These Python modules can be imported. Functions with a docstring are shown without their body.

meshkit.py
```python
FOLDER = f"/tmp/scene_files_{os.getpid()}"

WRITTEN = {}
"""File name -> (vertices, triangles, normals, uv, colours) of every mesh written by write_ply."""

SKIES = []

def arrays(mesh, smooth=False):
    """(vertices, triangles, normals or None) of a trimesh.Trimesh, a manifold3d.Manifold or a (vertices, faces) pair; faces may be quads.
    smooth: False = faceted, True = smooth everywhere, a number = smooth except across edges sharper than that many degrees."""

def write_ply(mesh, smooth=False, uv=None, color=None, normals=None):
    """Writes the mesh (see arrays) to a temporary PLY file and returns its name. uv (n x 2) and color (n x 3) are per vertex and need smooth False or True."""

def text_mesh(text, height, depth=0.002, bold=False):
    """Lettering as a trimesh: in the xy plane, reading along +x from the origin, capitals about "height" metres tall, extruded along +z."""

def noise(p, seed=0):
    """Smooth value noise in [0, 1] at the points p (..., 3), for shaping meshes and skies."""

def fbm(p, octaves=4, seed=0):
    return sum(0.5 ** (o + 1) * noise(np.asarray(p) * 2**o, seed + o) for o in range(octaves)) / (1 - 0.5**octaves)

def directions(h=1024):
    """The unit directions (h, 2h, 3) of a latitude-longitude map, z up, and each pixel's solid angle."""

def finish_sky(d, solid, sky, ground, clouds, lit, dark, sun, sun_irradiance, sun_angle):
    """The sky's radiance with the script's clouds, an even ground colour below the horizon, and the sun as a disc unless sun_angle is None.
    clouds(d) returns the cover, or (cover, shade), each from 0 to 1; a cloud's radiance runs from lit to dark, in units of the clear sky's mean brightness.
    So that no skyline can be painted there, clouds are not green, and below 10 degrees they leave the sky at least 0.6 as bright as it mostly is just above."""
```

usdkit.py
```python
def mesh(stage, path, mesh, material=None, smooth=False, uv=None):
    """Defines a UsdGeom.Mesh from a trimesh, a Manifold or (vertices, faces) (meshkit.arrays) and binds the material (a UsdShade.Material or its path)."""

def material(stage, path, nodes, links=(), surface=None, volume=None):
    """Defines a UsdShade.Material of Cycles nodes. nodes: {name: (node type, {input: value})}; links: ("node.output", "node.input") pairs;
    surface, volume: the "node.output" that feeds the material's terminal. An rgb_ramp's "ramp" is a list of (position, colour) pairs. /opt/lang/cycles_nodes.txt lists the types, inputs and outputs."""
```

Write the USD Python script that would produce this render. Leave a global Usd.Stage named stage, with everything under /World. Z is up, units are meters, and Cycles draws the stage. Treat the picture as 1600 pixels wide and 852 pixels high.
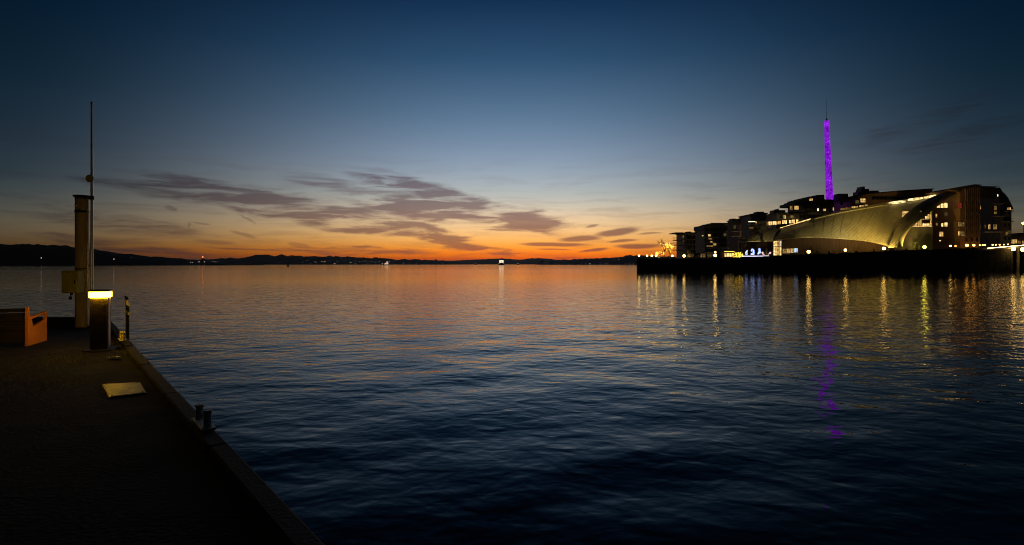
import math, random
import numpy as np
import trimesh
import usdkit, meshkit
from pxr import Usd, UsdGeom, UsdLux, UsdShade, Gf, Sdf
from shapely.geometry import Polygon

# ------------------------------------------------------------------ camera, sky, exposure
F, CX, CY, EYE = 873.0, 800.0, 413.0, 1.55            # focal length in photograph pixels, principal column, horizon row, eye height
WATER = -1.2
stage = Usd.Stage.CreateInMemory()
UsdGeom.SetStageUpAxis(stage, 'Z')
UsdGeom.Xform.Define(stage, '/World')
UsdGeom.Scope.Define(stage, '/World/Looks')
cam = UsdGeom.Camera.Define(stage, '/World/camera')
cam.CreateHorizontalApertureAttr(36.0)
cam.CreateFocalLengthAttr(36.0 * F / 1600.0)
cam.CreateVerticalApertureOffsetAttr(-36.0 * 13.0 / 1600.0)
cam.CreateClippingRangeAttr((0.05, 60000.0))
cam.CreateExposureAttr(0.0)
cam.AddTranslateOp().Set(Gf.Vec3d(0, 0, EYE))
cam.AddRotateXOp().Set(90)


def lin(r, g, b):
    return tuple((c / 255 / 12.92 if c <= 10 else ((c / 255 + 0.055) / 1.055) ** 2.4) for c in (r, g, b))


def azel(x, y):
    a = math.degrees(math.atan2(x - CX, F))
    e = math.degrees(math.atan2(CY - y, math.hypot(F, x - CX)))
    return a, e


SUN_EL, SUN_AZ, SKY_STRENGTH = -3.0, 4.0, 1.5


def build_sky():
    N, L = {}, []

    def node(name, kind, **inp):
        N[name] = (kind, inp)
        return name

    def link(a, b):
        L.append((a, b))
    node('tc', 'texture_coordinate')
    node('sep', 'separate_xyz'); link('tc.generated', 'sep.vector')
    node('az', 'math', math_type='arctan2'); link('sep.x', 'az.value1'); link('sep.y', 'az.value2')
    node('azd', 'math', math_type='degrees'); link('az.value', 'azd.value1')
    node('el', 'math', math_type='arcsine'); link('sep.z', 'el.value1')
    node('eld', 'math', math_type='degrees'); link('el.value', 'eld.value1')
    node('sky', 'sky_texture', sky_type='single_scattering', sun_disc=False, sun_elevation=math.radians(SUN_EL), sun_rotation=math.radians(SUN_AZ), ozone_density=2.0)
    # how far the evening glow has faded: by height above the horizon, and by bearing away from the place where the sun went down
    node('elr', 'map_range', from_min=0.0, from_max=60.0, to_min=0.0, to_max=1.0, clamp=True); link('eld.value', 'elr.value')
    BASE_C = {0: (169, 118, 52), 1: (173, 128, 68), 2: (175, 142, 96), 4: (157, 155, 138), 7: (137, 150, 163), 10: (118, 138, 165), 15: (97, 118, 156), 20: (85, 104, 143), 25.3: (75, 92, 132), 30: (69, 85, 125)}
    BASE_S = {0: (120, 78, 34), 1: (126, 90, 46), 2: (130, 105, 66), 4: (127, 122, 108), 7: (121, 124, 126), 10: (108, 118, 134), 15: (92, 108, 137), 20: (81, 98, 130), 25.3: (73, 89, 123), 30: (67, 82, 118)}
    WANT_C = GLOW
    WANT_S = SIDE

    def ramp(want, base):
        r = []
        for e in sorted(want):
            w, b = lin(*want[e]), lin(*[np.interp(e, sorted(base), [base[k][i] for k in sorted(base)]) for i in range(3)])
            r.append((e / 60.0, tuple(x / max(y, 1e-4) for x, y in zip(w, b))))
        return r
    node('rc', 'rgb_ramp', ramp=ramp(WANT_C, BASE_C)); link('elr.result', 'rc.fac')
    node('rs', 'rgb_ramp', ramp=ramp(WANT_S, BASE_S)); link('elr.result', 'rs.fac')
    node('da', 'math', math_type='subtract', value2=SUN_AZ - 4.5); link('azd.value', 'da.value1')
    node('daa', 'math', math_type='absolute'); link('da.value', 'daa.value1')
    node('fall', 'map_range', range_type='smoothstep', from_min=1.0, from_max=44.0, to_min=0.0, to_max=1.0, clamp=True); link('daa.value', 'fall.value')
    node('fade', 'mix', mix_type='mix'); link('fall.result', 'fade.fac'); link('rc.color', 'fade.color1'); link('rs.color', 'fade.color2')
    node('clear', 'mix', mix_type='multiply', fac=1.0); link('sky.color', 'clear.color1'); link('fade.color', 'clear.color2')
    # clouds: bearings and heights warped by streaky noise
    node('dir', 'combine_xyz'); link('azd.value', 'dir.x'); link('eld.value', 'dir.y')
    node('wm', 'mapping', mapping_type='point', scale=(0.16, 0.75, 1.0), rotation=(0, 0, math.radians(7))); link('dir.vector', 'wm.vector')
    node('wn', 'noise_texture', dimensions='3D', scale=1.0, detail=5.0, roughness=0.6); link('wm.vector', 'wn.vector')
    node('wc', 'vector_math', math_type='subtract', vector2=(0.5, 0.5, 0.5)); link('wn.color', 'wc.vector1')
    node('ws', 'vector_math', math_type='multiply', vector2=(6.0, 1.5, 0)); link('wc.vector', 'ws.vector1')
    node('wv', 'vector_math', math_type='add'); link('dir.vector', 'wv.vector1'); link('ws.vector', 'wv.vector2')
    node('ws2', 'vector_math', math_type='multiply', vector2=(2.2, 0.5, 0)); link('wc.vector', 'ws2.vector1')
    node('wv2', 'vector_math', math_type='add'); link('dir.vector', 'wv2.vector1'); link('ws2.vector', 'wv2.vector2')
    node('sm', 'mapping', mapping_type='point', scale=(0.14, 1.25, 1.0), rotation=(0, 0, math.radians(10)), location=(3, 1, 0)); link('wv2.vector', 'sm.vector')
    node('sn', 'noise_texture', dimensions='3D', scale=1.0, detail=7.5, roughness=0.62, distortion=0.5); link('sm.vector', 'sn.vector')
    node('sr', 'map_range', range_type='smoothstep', from_min=0.29, from_max=0.66, to_min=0.28, to_max=1.7, clamp=True); link('sn.fac', 'sr.value')
    last = {}
    for kind, clouds in (('soft', SOFT), ('firm', FIRM)):
        for i, (x, y, rx, ry, rot, op) in enumerate(clouds):
            a, e = azel(x, y)
            k = math.cos(math.radians(a)) ** 2 * math.degrees(1 / F)
            n = f'{kind}{i}'
            node(n + 'm', 'mapping', mapping_type='texture', location=(a, e, 0), rotation=(0, 0, math.radians(-rot)), scale=(rx * k, ry * math.degrees(1 / F), 1.0))
            link('wv.vector' if kind == 'soft' else 'wv2.vector', n + 'm.vector')
            node(n + 'l', 'vector_math', math_type='length'); link(n + 'm.vector', n + 'l.vector1')
            node(n + 'c', 'map_range', range_type='smoothstep', from_min=1.25, from_max=0.3 if kind == 'soft' else 0.55, to_min=0.0, to_max=op, clamp=True); link(n + 'l.value', n + 'c.value')
            if kind in last:
                node(n + 'x', 'math', math_type='maximum'); link(last[kind], n + 'x.value1'); link(n + 'c.result', n + 'x.value2')
                last[kind] = n + 'x.value'
            else:
                last[kind] = n + 'c.result'
    node('softcover', 'math', math_type='multiply'); link(last['soft'], 'softcover.value1'); link('sr.result', 'softcover.value2')
    node('softcut', 'map_range', range_type='smoothstep', from_min=0.10, from_max=1.15, to_min=0.0, to_max=0.92, clamp=True); link('softcover.value', 'softcut.value')
    # thin even veil of high cloud over the whole low sky
    node('veil', 'map_range', range_type='smoothstep', from_min=14.0, from_max=3.0, to_min=0.0, to_max=0.30, clamp=True); link('eld.value', 'veil.value')
    node('vr', 'map_range', range_type='smoothstep', from_min=0.45, from_max=0.68, to_min=0.0, to_max=1.0, clamp=True); link('sn.fac', 'vr.value')
    node('veilc', 'math', math_type='multiply'); link('veil.result', 'veilc.value1'); link('vr.result', 'veilc.value2')
    node('cov1', 'math', math_type='maximum'); link('softcut.result', 'cov1.value1'); link('veilc.value', 'cov1.value2')
    node('shade', 'mix', mix_type='multiply', fac=1.0, color2=(0.29, 0.22, 0.24)); link('clear.color', 'shade.color1')
    node('glowc', 'mix', mix_type='mix', color1=lin(66, 56, 60), color2=lin(20, 22, 28)); link('fall.result', 'glowc.fac')
    sc = tuple(c / SKY_STRENGTH for c in (1, 1, 1))
    node('glowd', 'mix', mix_type='multiply', fac=1.0, color2=sc); link('glowc.color', 'glowd.color1')
    node('cloudc', 'mix', mix_type='add', fac=1.0); link('shade.color', 'cloudc.color1'); link('glowd.color', 'cloudc.color2')
    node('out1', 'mix', mix_type='mix'); link('cov1.value', 'out1.fac'); link('clear.color', 'out1.color1'); link('cloudc.color', 'out1.color2')
    node('out2', 'mix', mix_type='mix'); link(last['firm'], 'out2.fac'); link('out1.color', 'out2.color1'); link('cloudc.color', 'out2.color2')
    node('bg', 'background_shader', strength=SKY_STRENGTH); link('out2.color', 'bg.color')
    m = usdkit.material(stage, '/World/Looks/sky', N, L, surface='bg.background')
    d = UsdLux.DomeLight.Define(stage, '/World/sky')
    UsdShade.MaterialBindingAPI.Apply(d.GetPrim()).Bind(m)


# evening sky colours towards the glow and away from it, by degrees above the horizon
GLOW = {0: (300, 164, 24), 1: (300, 180, 48), 2: (276, 196, 104), 3.2: (256, 206, 144), 4.8: (234, 208, 172), 7: (186, 189, 186), 10: (142, 160, 178), 15: (88, 117, 146), 20: (47, 80, 112), 25.3: (18, 47, 81), 30: (6, 28, 52), 40: (2, 13, 26), 60: (1, 6, 12)}
SIDE = {0: (70, 50, 33), 1: (84, 65, 44), 2: (94, 82, 62), 3.2: (90, 86, 72), 4.8: (72, 76, 71), 7: (48, 59, 62), 10: (34, 48, 57), 15: (14, 37, 51), 20: (4, 28, 46), 25.3: (1, 19, 36), 30: (1, 14, 28), 40: (1, 8, 16), 60: (1, 4, 9)}
SOFT = [  # column, row, half length, half height (photograph pixels), slope, density
    (300, 296, 170, 20, 4, .85), (430, 318, 120, 24, 8, .95), (200, 284, 110, 14, 3, .6), (520, 345, 110, 20, 8, .8),
    (620, 286, 90, 18, 8, .8), (700, 308, 110, 20, 14, .9), (690, 328, 170, 22, 6, 1.0), (775, 336, 120, 20, 8, 1.1), (820, 348, 80, 18, 7, 1.15), (620, 322, 110, 18, 5, .9),
    (590, 354, 150, 16, 4, .95), (685, 368, 100, 20, 18, 1.0), (740, 386, 80, 12, 12, .8), (540, 328, 100, 14, 8, .7), (560, 392, 170, 8, 1, .7), (200, 352, 200, 16, 2, .6), (250, 392, 140, 8, 2, .75),
    (150, 376, 150, 9, 1, .6), (590, 300, 100, 14, -4, .5), (500, 285, 110, 14, 6, .5), (80, 330, 140, 16, 2, .45), (1440, 190, 170, 18, -14, .42), (1500, 215, 150, 14, -12, .4), (850, 298, 50, 14, -10, .3)]
FIRM = [
    (865, 382, 54, 3.4, 1, .92), (906, 373, 38, 4.6, -4, .92), (966, 362, 36, 6, -8, .95), (1014, 364.5, 20, 1.6, -2, .7), (972, 376, 27, 2.2, -4, .85), (998, 384.5, 40, 4.4, 0, .95), (1042, 381.5, 16, 1.6, 1, .8),
    (926, 391.5, 24, 3, -6, .9), (866, 390, 30, 1.6, 2, .7), (884, 402.6, 22, .9, 0, .55), (924, 353, 13, 2, -8, .75), (830, 354, 44, 4.4, 3, .7), (790, 360, 34, 2.4, 3, .7), (735, 341, 34, 5, 6, .6), (810, 339, 40, 5, 7, .55), (640, 334, 32, 4, 6, .45),
    (392, 390, 66, 1.5, 3, .6), (265, 325, 12, 3.0, 18, .5), (297, 351, 9, 1.2, 48, .45), (310, 348, 17, 1.4, 9, .4), (389, 342, 18, 1.8, 30, .45), (378, 367, 22, 2.6, 16, .45), (338, 378, 34, 3.4, 4, .4), (470, 383, 20, 3.8, 12, .45), (300, 396, 44, 2.4, 3, .5), (800, 396, 18, 1.1, 0, .5)]
build_sky()

# ------------------------------------------------------------------ helpers
rng = np.random.default_rng(7)
used = {}


def numbered(parent, name):
    k = (parent, name)
    n = used.get(k, 0)
    used[k] = n + 1
    return name if n == 0 else f'{name}_{n:03d}'


def path_of(o):
    return '/World' if o is None else str(o.GetPath())


def data(o, **kw):
    for k, v in kw.items():
        if v is not None:
            o.SetCustomDataByKey(k, v)
    return o


def thing(name, label, category, loc=(0, 0, 0), rz=0.0, group=None):
    x = UsdGeom.Xform.Define(stage, '/World/' + numbered('/World', name))
    x.AddTranslateOp().Set(Gf.Vec3d(*map(float, loc)))
    if rz:
        x.AddRotateZOp().Set(float(rz))
    return data(x.GetPrim(), label=label, category=category, group=group)


def obj(name, mesh, mat, parent=None, smooth=False, label=None):
    p = path_of(parent)
    m = usdkit.mesh(stage, p + '/' + numbered(p, name), mesh, M[mat], smooth=smooth)
    return data(m.GetPrim(), label=label)


def structure(name, mesh, mat, smooth=False):
    return data(obj(name, mesh, mat, None, smooth), kind='structure')


def stuff(name, mesh, mat, parent=None, smooth=False, label=None, category=None):
    return data(obj(name, mesh, mat, parent, smooth), kind='stuff', label=label, category=category)


def copy(src, loc, rz=0.0, label=None, group=None, scale=None):
    base = src.GetName().rsplit('_', 1)[0] if src.GetName()[-3:].isdigit() else src.GetName()
    was = src.GetCustomData()
    r = thing(base, label or was['label'], was['category'], (0, 0, 0), 0, group or was.get('group'))
    r.GetReferences().AddInternalReference(src.GetPath())
    x = UsdGeom.Xformable(r)
    x.ClearXformOpOrder()
    for a in ('xformOp:translate', 'xformOp:rotateZ', 'xformOp:scale'):
        if r.HasAttribute(a):
            r.RemoveProperty(a)
    x.AddTranslateOp().Set(Gf.Vec3d(*map(float, loc)))
    x.AddRotateZOp().Set(float(rz))
    if scale:
        x.AddScaleOp().Set(Gf.Vec3f(scale, scale, scale))
    r.SetInstanceable(True)
    return r


cat = trimesh.util.concatenate


def box(x0, x1, y0, y1, z0, z1):
    m = trimesh.creation.box([x1 - x0, y1 - y0, z1 - z0])
    m.apply_translation([(x0 + x1) / 2, (y0 + y1) / 2, (z0 + z1) / 2])
    return m


def rbox(x0, x1, y0, y1, z0, z1, r=0.01):
    """A box with chamfered edges."""
    pts = []
    for sx in (0, 1):
        for sy in (0, 1):
            for sz in (0, 1):
                c = np.array([x1 if sx else x0, y1 if sy else y0, z1 if sz else z0], float)
                d = np.array([-1 if sx else 1, -1 if sy else 1, -1 if sz else 1]) * r
                for k in range(3):
                    e = d.copy(); e[k] = 0
                    pts.append(c + e)
    return trimesh.convex.convex_hull(np.array(pts))


def cyl(r0, r1, z0, z1, n=16, x=0.0, y=0.0):
    a = np.linspace(0, 2 * np.pi, n, endpoint=False)
    ring = lambda r, z: np.stack([x + r * np.cos(a), y + r * np.sin(a), np.full(n, z)], 1)
    v = np.vstack([ring(r0, z0), ring(r1, z1), [[x, y, z0], [x, y, z1]]])
    f = []
    for i in range(n):
        j = (i + 1) % n
        f += [[i, j, n + j], [i, n + j, n + i], [2 * n, j, i], [2 * n + 1, n + i, n + j]]
    return trimesh.Trimesh(v, f, process=False)


def rod(a, b, r, r2=None, n=8):
    a, b = np.array(a, float), np.array(b, float)
    m = cyl(r, r if r2 is None else r2, 0, np.linalg.norm(b - a), n)
    m.apply_transform(trimesh.geometry.align_vectors([0, 0, 1], (b - a) / np.linalg.norm(b - a)))
    m.apply_translation(a)
    return m


def ball(r, c=(0, 0, 0), sub=2):
    m = trimesh.creation.icosphere(sub, r)
    m.apply_translation(c)
    return m


def prism(poly_xz, y0, y1):
    """An outline in x and z, carried from y0 to y1."""
    m = trimesh.creation.extrude_polygon(Polygon(poly_xz), y1 - y0, engine='earcut')
    v = m.vertices
    m.vertices = np.stack([v[:, 0], y1 - v[:, 2], v[:, 1]], 1)
    m.fix_normals()
    return m


def slab(poly_xy, z0, z1):
    m = trimesh.creation.extrude_polygon(Polygon(poly_xy), z1 - z0, engine='earcut')
    m.apply_translation([0, 0, z0])
    return m


def X_(x, D): return (x - CX) / F * D
def Z_(y, D): return EYE + (CY - y) / F * D
def at(x, y, D): return np.array([X_(x, D), D, Z_(y, D)])
def ground_at(x, y, z=0.0):
    D = (EYE - z) * F / (y - CY)
    return np.array([X_(x, D), D, z])


# ------------------------------------------------------------------ materials
M = {}


def mat(name, nodes, links=(), surface=None, volume=None):
    M[name] = usdkit.material(stage, '/World/Looks/' + name, nodes, links, surface=surface, volume=volume)


def rough(name, a, b, scale=3.0, roughness=0.7, bump=0.01, bscale=None, metallic=0.0, stretch=(1, 1, 1), detail=5.0, spec=0.4):
    mat(name, {'tc': ('geometry', {}), 'mp': ('mapping', {'mapping_type': 'point', 'scale': stretch}), 'n': ('noise_texture', {'scale': scale, 'detail': detail, 'roughness': 0.6}),
               'n2': ('noise_texture', {'scale': bscale or scale * 6, 'detail': 4.0}), 'r': ('rgb_ramp', {'ramp': [(0.3, a), (0.7, b)]}),
               'b': ('bump', {'strength': 1.0, 'distance': bump}), 'p': ('principled_bsdf', {'roughness': roughness, 'metallic': metallic, 'specular_ior_level': spec})},
        [('tc.position', 'mp.vector'), ('mp.vector', 'n.vector'), ('mp.vector', 'n2.vector'), ('n.fac', 'r.fac'), ('r.color', 'p.base_color'), ('n2.fac', 'b.height'), ('b.normal', 'p.normal')], surface='p.BSDF')


def glow(name, color, strength, scale=None, low=0.25):
    if scale is None:
        mat(name, {'e': ('emission', {'color': color, 'strength': strength})}, surface='e.emission')
    else:
        mat(name, {'g': ('geometry', {}), 'mp': ('mapping', {'mapping_type': 'point', 'scale': scale}), 'n': ('noise_texture', {'scale': 1.0, 'detail': 3.0, 'roughness': 0.65}),
                   'r': ('map_range', {'from_min': 0.36, 'from_max': 0.64, 'to_min': strength * low, 'to_max': strength, 'clamp': True}), 'e': ('emission', {'color': color})},
            [('g.position', 'mp.vector'), ('mp.vector', 'n.vector'), ('n.fac', 'r.value'), ('r.result', 'e.strength')], surface='e.emission')


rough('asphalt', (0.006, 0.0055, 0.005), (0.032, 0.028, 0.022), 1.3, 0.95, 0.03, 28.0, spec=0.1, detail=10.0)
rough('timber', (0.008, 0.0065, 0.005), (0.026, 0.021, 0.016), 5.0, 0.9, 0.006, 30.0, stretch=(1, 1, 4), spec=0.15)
rough('quay_wall', (0.03, 0.03, 0.03), (0.07, 0.065, 0.06), 0.5, 0.9, 0.05)
rough('stone', (0.10, 0.095, 0.09), (0.22, 0.21, 0.20), 0.6, 0.85, 0.03)
rough('paving', (0.12, 0.11, 0.10), (0.22, 0.20, 0.18), 0.8, 0.8, 0.01)
rough('steel_plate', (0.18, 0.18, 0.15), (0.36, 0.35, 0.30), 9.0, 0.55, 0.004, 60.0, metallic=0.2)
rough('cast_iron', (0.32, 0.29, 0.22), (0.48, 0.44, 0.34), 20.0, 0.6, 0.004, 90.0)
rough('pile_paint', (0.26, 0.21, 0.13), (0.46, 0.38, 0.24), 4.0, 0.6, 0.004, 30.0, stretch=(1, 1, 0.4))
rough('box_paint', (0.34, 0.34, 0.07), (0.46, 0.45, 0.10), 5.0, 0.5, 0.002)
rough('dark_metal', (0.015, 0.015, 0.015), (0.035, 0.034, 0.032), 8.0, 0.5, 0.002, metallic=0.5)
rough('aluminium', (0.55, 0.54, 0.52), (0.68, 0.67, 0.64), 6.0, 0.38, 0.001, metallic=0.8)
rough('corten', (0.16, 0.12, 0.075), (0.26, 0.19, 0.12), 7.0, 0.6, 0.003)
rough('orange_paint', (0.52, 0.17, 0.008), (0.60, 0.20, 0.012), 6.0, 0.9, 0.001, spec=0.1)
rough('bench_wood', (0.012, 0.008, 0.006), (0.03, 0.019, 0.013), 6.0, 0.7, 0.003, stretch=(0.3, 3, 3))
rough('white_paint', (0.7, 0.7, 0.68), (0.8, 0.8, 0.78), 6.0, 0.5, 0.001)
rough('foliage', (0.03, 0.045, 0.02), (0.06, 0.08, 0.03), 1.5, 0.8, 0.02)
rough('bark', (0.06, 0.045, 0.03), (0.10, 0.075, 0.05), 4.0, 0.85, 0.02)
rough('brick_wall', (0.13, 0.075, 0.05), (0.20, 0.12, 0.08), 0.6, 0.85, 0.01)
rough('dark_wall', (0.05, 0.05, 0.05), (0.09, 0.09, 0.088), 0.5, 0.75, 0.01)
rough('grey_wall', (0.22, 0.21, 0.19), (0.32, 0.31, 0.28), 0.4, 0.75, 0.01)
rough('pale_wall', (0.40, 0.38, 0.34), (0.52, 0.50, 0.46), 0.4, 0.75, 0.01)
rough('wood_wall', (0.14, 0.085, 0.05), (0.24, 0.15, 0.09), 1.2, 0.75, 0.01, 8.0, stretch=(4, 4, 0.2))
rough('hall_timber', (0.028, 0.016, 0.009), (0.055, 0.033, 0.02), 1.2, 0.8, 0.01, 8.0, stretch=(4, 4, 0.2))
rough('black_roof', (0.02, 0.02, 0.02), (0.045, 0.045, 0.045), 0.5, 0.85, 0.01)
rough('concrete', (0.26, 0.25, 0.23), (0.38, 0.37, 0.34), 0.7, 0.8, 0.01)
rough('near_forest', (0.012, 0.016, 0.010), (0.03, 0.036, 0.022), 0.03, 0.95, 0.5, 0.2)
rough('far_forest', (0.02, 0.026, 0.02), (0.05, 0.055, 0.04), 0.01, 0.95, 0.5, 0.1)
rough('hull_paint', (0.03, 0.03, 0.035), (0.05, 0.05, 0.055), 0.5, 0.6, 0.005)
rough('red_paint', (0.35, 0.05, 0.03), (0.45, 0.07, 0.04), 2.0, 0.6, 0.005)
mat('dark_glass', {'p': ('principled_bsdf', {'base_color': (0.012, 0.014, 0.016), 'roughness': 0.08, 'specular_ior_level': 0.6})}, surface='p.BSDF')
# shingled roof of the waterfront hall: fine courses and a slight sheen
mat('shingle', {'g': ('geometry', {}), 'sx': ('separate_xyz', {}), 'w': ('wave_texture', {'wave_type': 'bands', 'bands_direction': 'x', 'scale': 0.55, 'distortion': 1.5, 'detail': 2.0, 'detail_scale': 0.6}),
                'n': ('noise_texture', {'scale': 0.5, 'detail': 6.0, 'roughness': 0.65}), 'mx': ('mix', {'mix_type': 'mix', 'fac': 0.35}), 'r': ('rgb_ramp', {'ramp': [(0.25, (0.16, 0.165, 0.11)), (0.75, (0.40, 0.395, 0.28))]}),
                'b': ('bump', {'strength': 0.8, 'distance': 0.08}), 'p': ('principled_bsdf', {'roughness': 0.42, 'metallic': 0.0, 'specular_ior_level': 0.5})},
    [('g.position', 'w.vector'), ('g.position', 'n.vector'), ('n.color', 'mx.color1'), ('w.color', 'mx.color2'), ('mx.color', 'r.fac'), ('r.color', 'p.base_color'), ('w.fac', 'b.height'), ('b.normal', 'p.normal')], surface='p.BSDF')
WARM = (1.0, 0.60, 0.20)
glow('lit_bright', (1.0, 0.62, 0.22), 2.2, (0.9, 0.9, 1.1), 0.3)
glow('lit_mid', (1.0, 0.60, 0.18), 1.0, (0.8, 0.8, 1.0), 0.2)
glow('lit_dim', (1.0, 0.58, 0.16), 0.35, (0.7, 0.7, 0.9), 0.15)
glow('lit_faint', (0.95, 0.62, 0.25), 0.10, (0.5, 0.5, 0.7), 0.2)
glow('lit_white', (1.0, 0.85, 0.58), 2.2, (0.8, 0.8, 0.8), 0.35)
glow('lit_blue', (0.55, 0.72, 1.0), 1.3, (0.8, 0.8, 0.8), 0.3)
glow('lit_red', (0.9, 0.12, 0.05), 0.22, (0.5, 0.5, 0.5), 0.3)
glow('skylight', (1.0, 0.72, 0.30), 2.4, (0.45, 0.45, 0.8), 0.15)
glow('lamp_glass', (1.0, 0.58, 0.13), 12.0)
glow('lamp_glass_orange', (1.0, 0.44, 0.07), 10.0)
glow('lamp_glass_green', (0.95, 0.78, 0.06), 18.0)
glow('flood_lens', (1.0, 0.66, 0.20), 6.0)
glow('bollard_light', (1.0, 0.53, 0.009), 95.0)
glow('fairy_bulb', (1.0, 0.58, 0.06), 7.0)
glow('sculpture_blue', (0.36, 0.48, 1.0), 2.6, (1.6, 1.6, 1.6), 0.3)
glow('sculpture_pink', (1.0, 0.62, 0.66), 1.4, (1.2, 1.2, 1.2), 0.35)
glow('strip_light', (1.0, 0.66, 0.28), 5.0)
glow('stage_edge', (0.85, 0.80, 1.0), 2.0)
glow('shore_lamp', (1.0, 0.78, 0.55), 1.6)
glow('shore_dim', (1.0, 0.66, 0.45), 1.0)
glow('red_lamp', (1.0, 0.22, 0.06), 8.0)
glow('ship_light', (1.0, 0.86, 0.58), 1.15)
glow('ship_pink', (1.0, 0.62, 0.42), 0.7)
# purple lit tower: tubes of light with bright specks
mat('purple_light', {'g': ('geometry', {}), 'mp': ('mapping', {'mapping_type': 'point', 'scale': (1.5, 1.5, 1.1)}), 'v': ('voronoi_texture', {'feature': 'f1', 'scale': 1.0, 'randomness': 1.0}),
                     'r': ('rgb_ramp', {'ramp': [(0.0, (1.3, 0.6, 2.0)), (0.10, (0.6, 0.08, 1.2)), (0.32, (0.30, 0.014, 0.78)), (0.8, (0.19, 0.004, 0.58))]}), 'n': ('noise_texture', {'scale': 0.35, 'detail': 4.0}),
                     'mr': ('map_range', {'from_min': 0.3, 'from_max': 0.7, 'to_min': 0.45, 'to_max': 1.15, 'clamp': True}), 'e': ('emission', {})},
    [('g.position', 'mp.vector'), ('mp.vector', 'v.vector'), ('v.distance', 'r.fac'), ('r.color', 'e.color'), ('g.position', 'n.vector'), ('n.fac', 'mr.value'), ('mr.result', 'e.strength')], surface='e.emission')


def water_material():
    N = {'g': ('geometry', {})}
    L = []
    tot = None
    # wind ripples: each octave with its own bearing; heights in metres
    for i, (sc, st, rot, amp) in enumerate([(0.34, 0.7, 20, 0.014), (0.9, 0.72, -24, 0.027), (1.9, 0.75, 16, 0.029), (3.8, 0.8, -16, 0.011), (9.0, 0.8, 20, 0.0026)]):
        N[f'm{i}'] = ('mapping', {'mapping_type': 'point', 'rotation': (0, 0, math.radians(rot)), 'scale': (sc * st, sc, sc), 'location': (i * 3.7, i * 1.3, 0)})
        N[f'n{i}'] = ('noise_texture', {'scale': 1.0, 'detail': 1.5, 'roughness': 0.45, 'distortion': 0.35})
        N[f'a{i}'] = ('math', {'math_type': 'multiply', 'value2': amp})
        L += [('g.position', f'm{i}.vector'), (f'm{i}.vector', f'n{i}.vector'), (f'n{i}.fac', f'a{i}.value1')]
        if tot:
            N[f's{i}'] = ('math', {'math_type': 'add'})
            L += [(tot, f's{i}.value1'), (f'a{i}.value', f's{i}.value2')]
            tot = f's{i}.value'
        else:
            tot = f'a{i}.value'
    # gusts: broad bands of calmer and rougher water
    N['gm'] = ('mapping', {'mapping_type': 'point', 'scale': (0.004, 0.014, 1)})
    N['gn'] = ('noise_texture', {'scale': 1.0, 'detail': 3.0})
    N['gr'] = ('map_range', {'from_min': 0.3, 'from_max': 0.7, 'to_min': 0.4, 'to_max': 1.2, 'clamp': True})
    N['b'] = ('bump', {'distance': 1.0, 'filter_width': 0.02})
    N['p'] = ('principled_bsdf', {'base_color': (0.003, 0.006, 0.009), 'roughness': 0.045, 'ior': 1.22, 'specular_ior_level': 0.5})
    L += [('g.position', 'gm.vector'), ('gm.vector', 'gn.vector'), ('gn.fac', 'gr.value'), ('gr.result', 'b.strength'), (tot, 'b.height'), ('b.normal', 'p.normal')]
    mat('water', N, L, surface='p.BSDF')


water_material()


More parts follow.
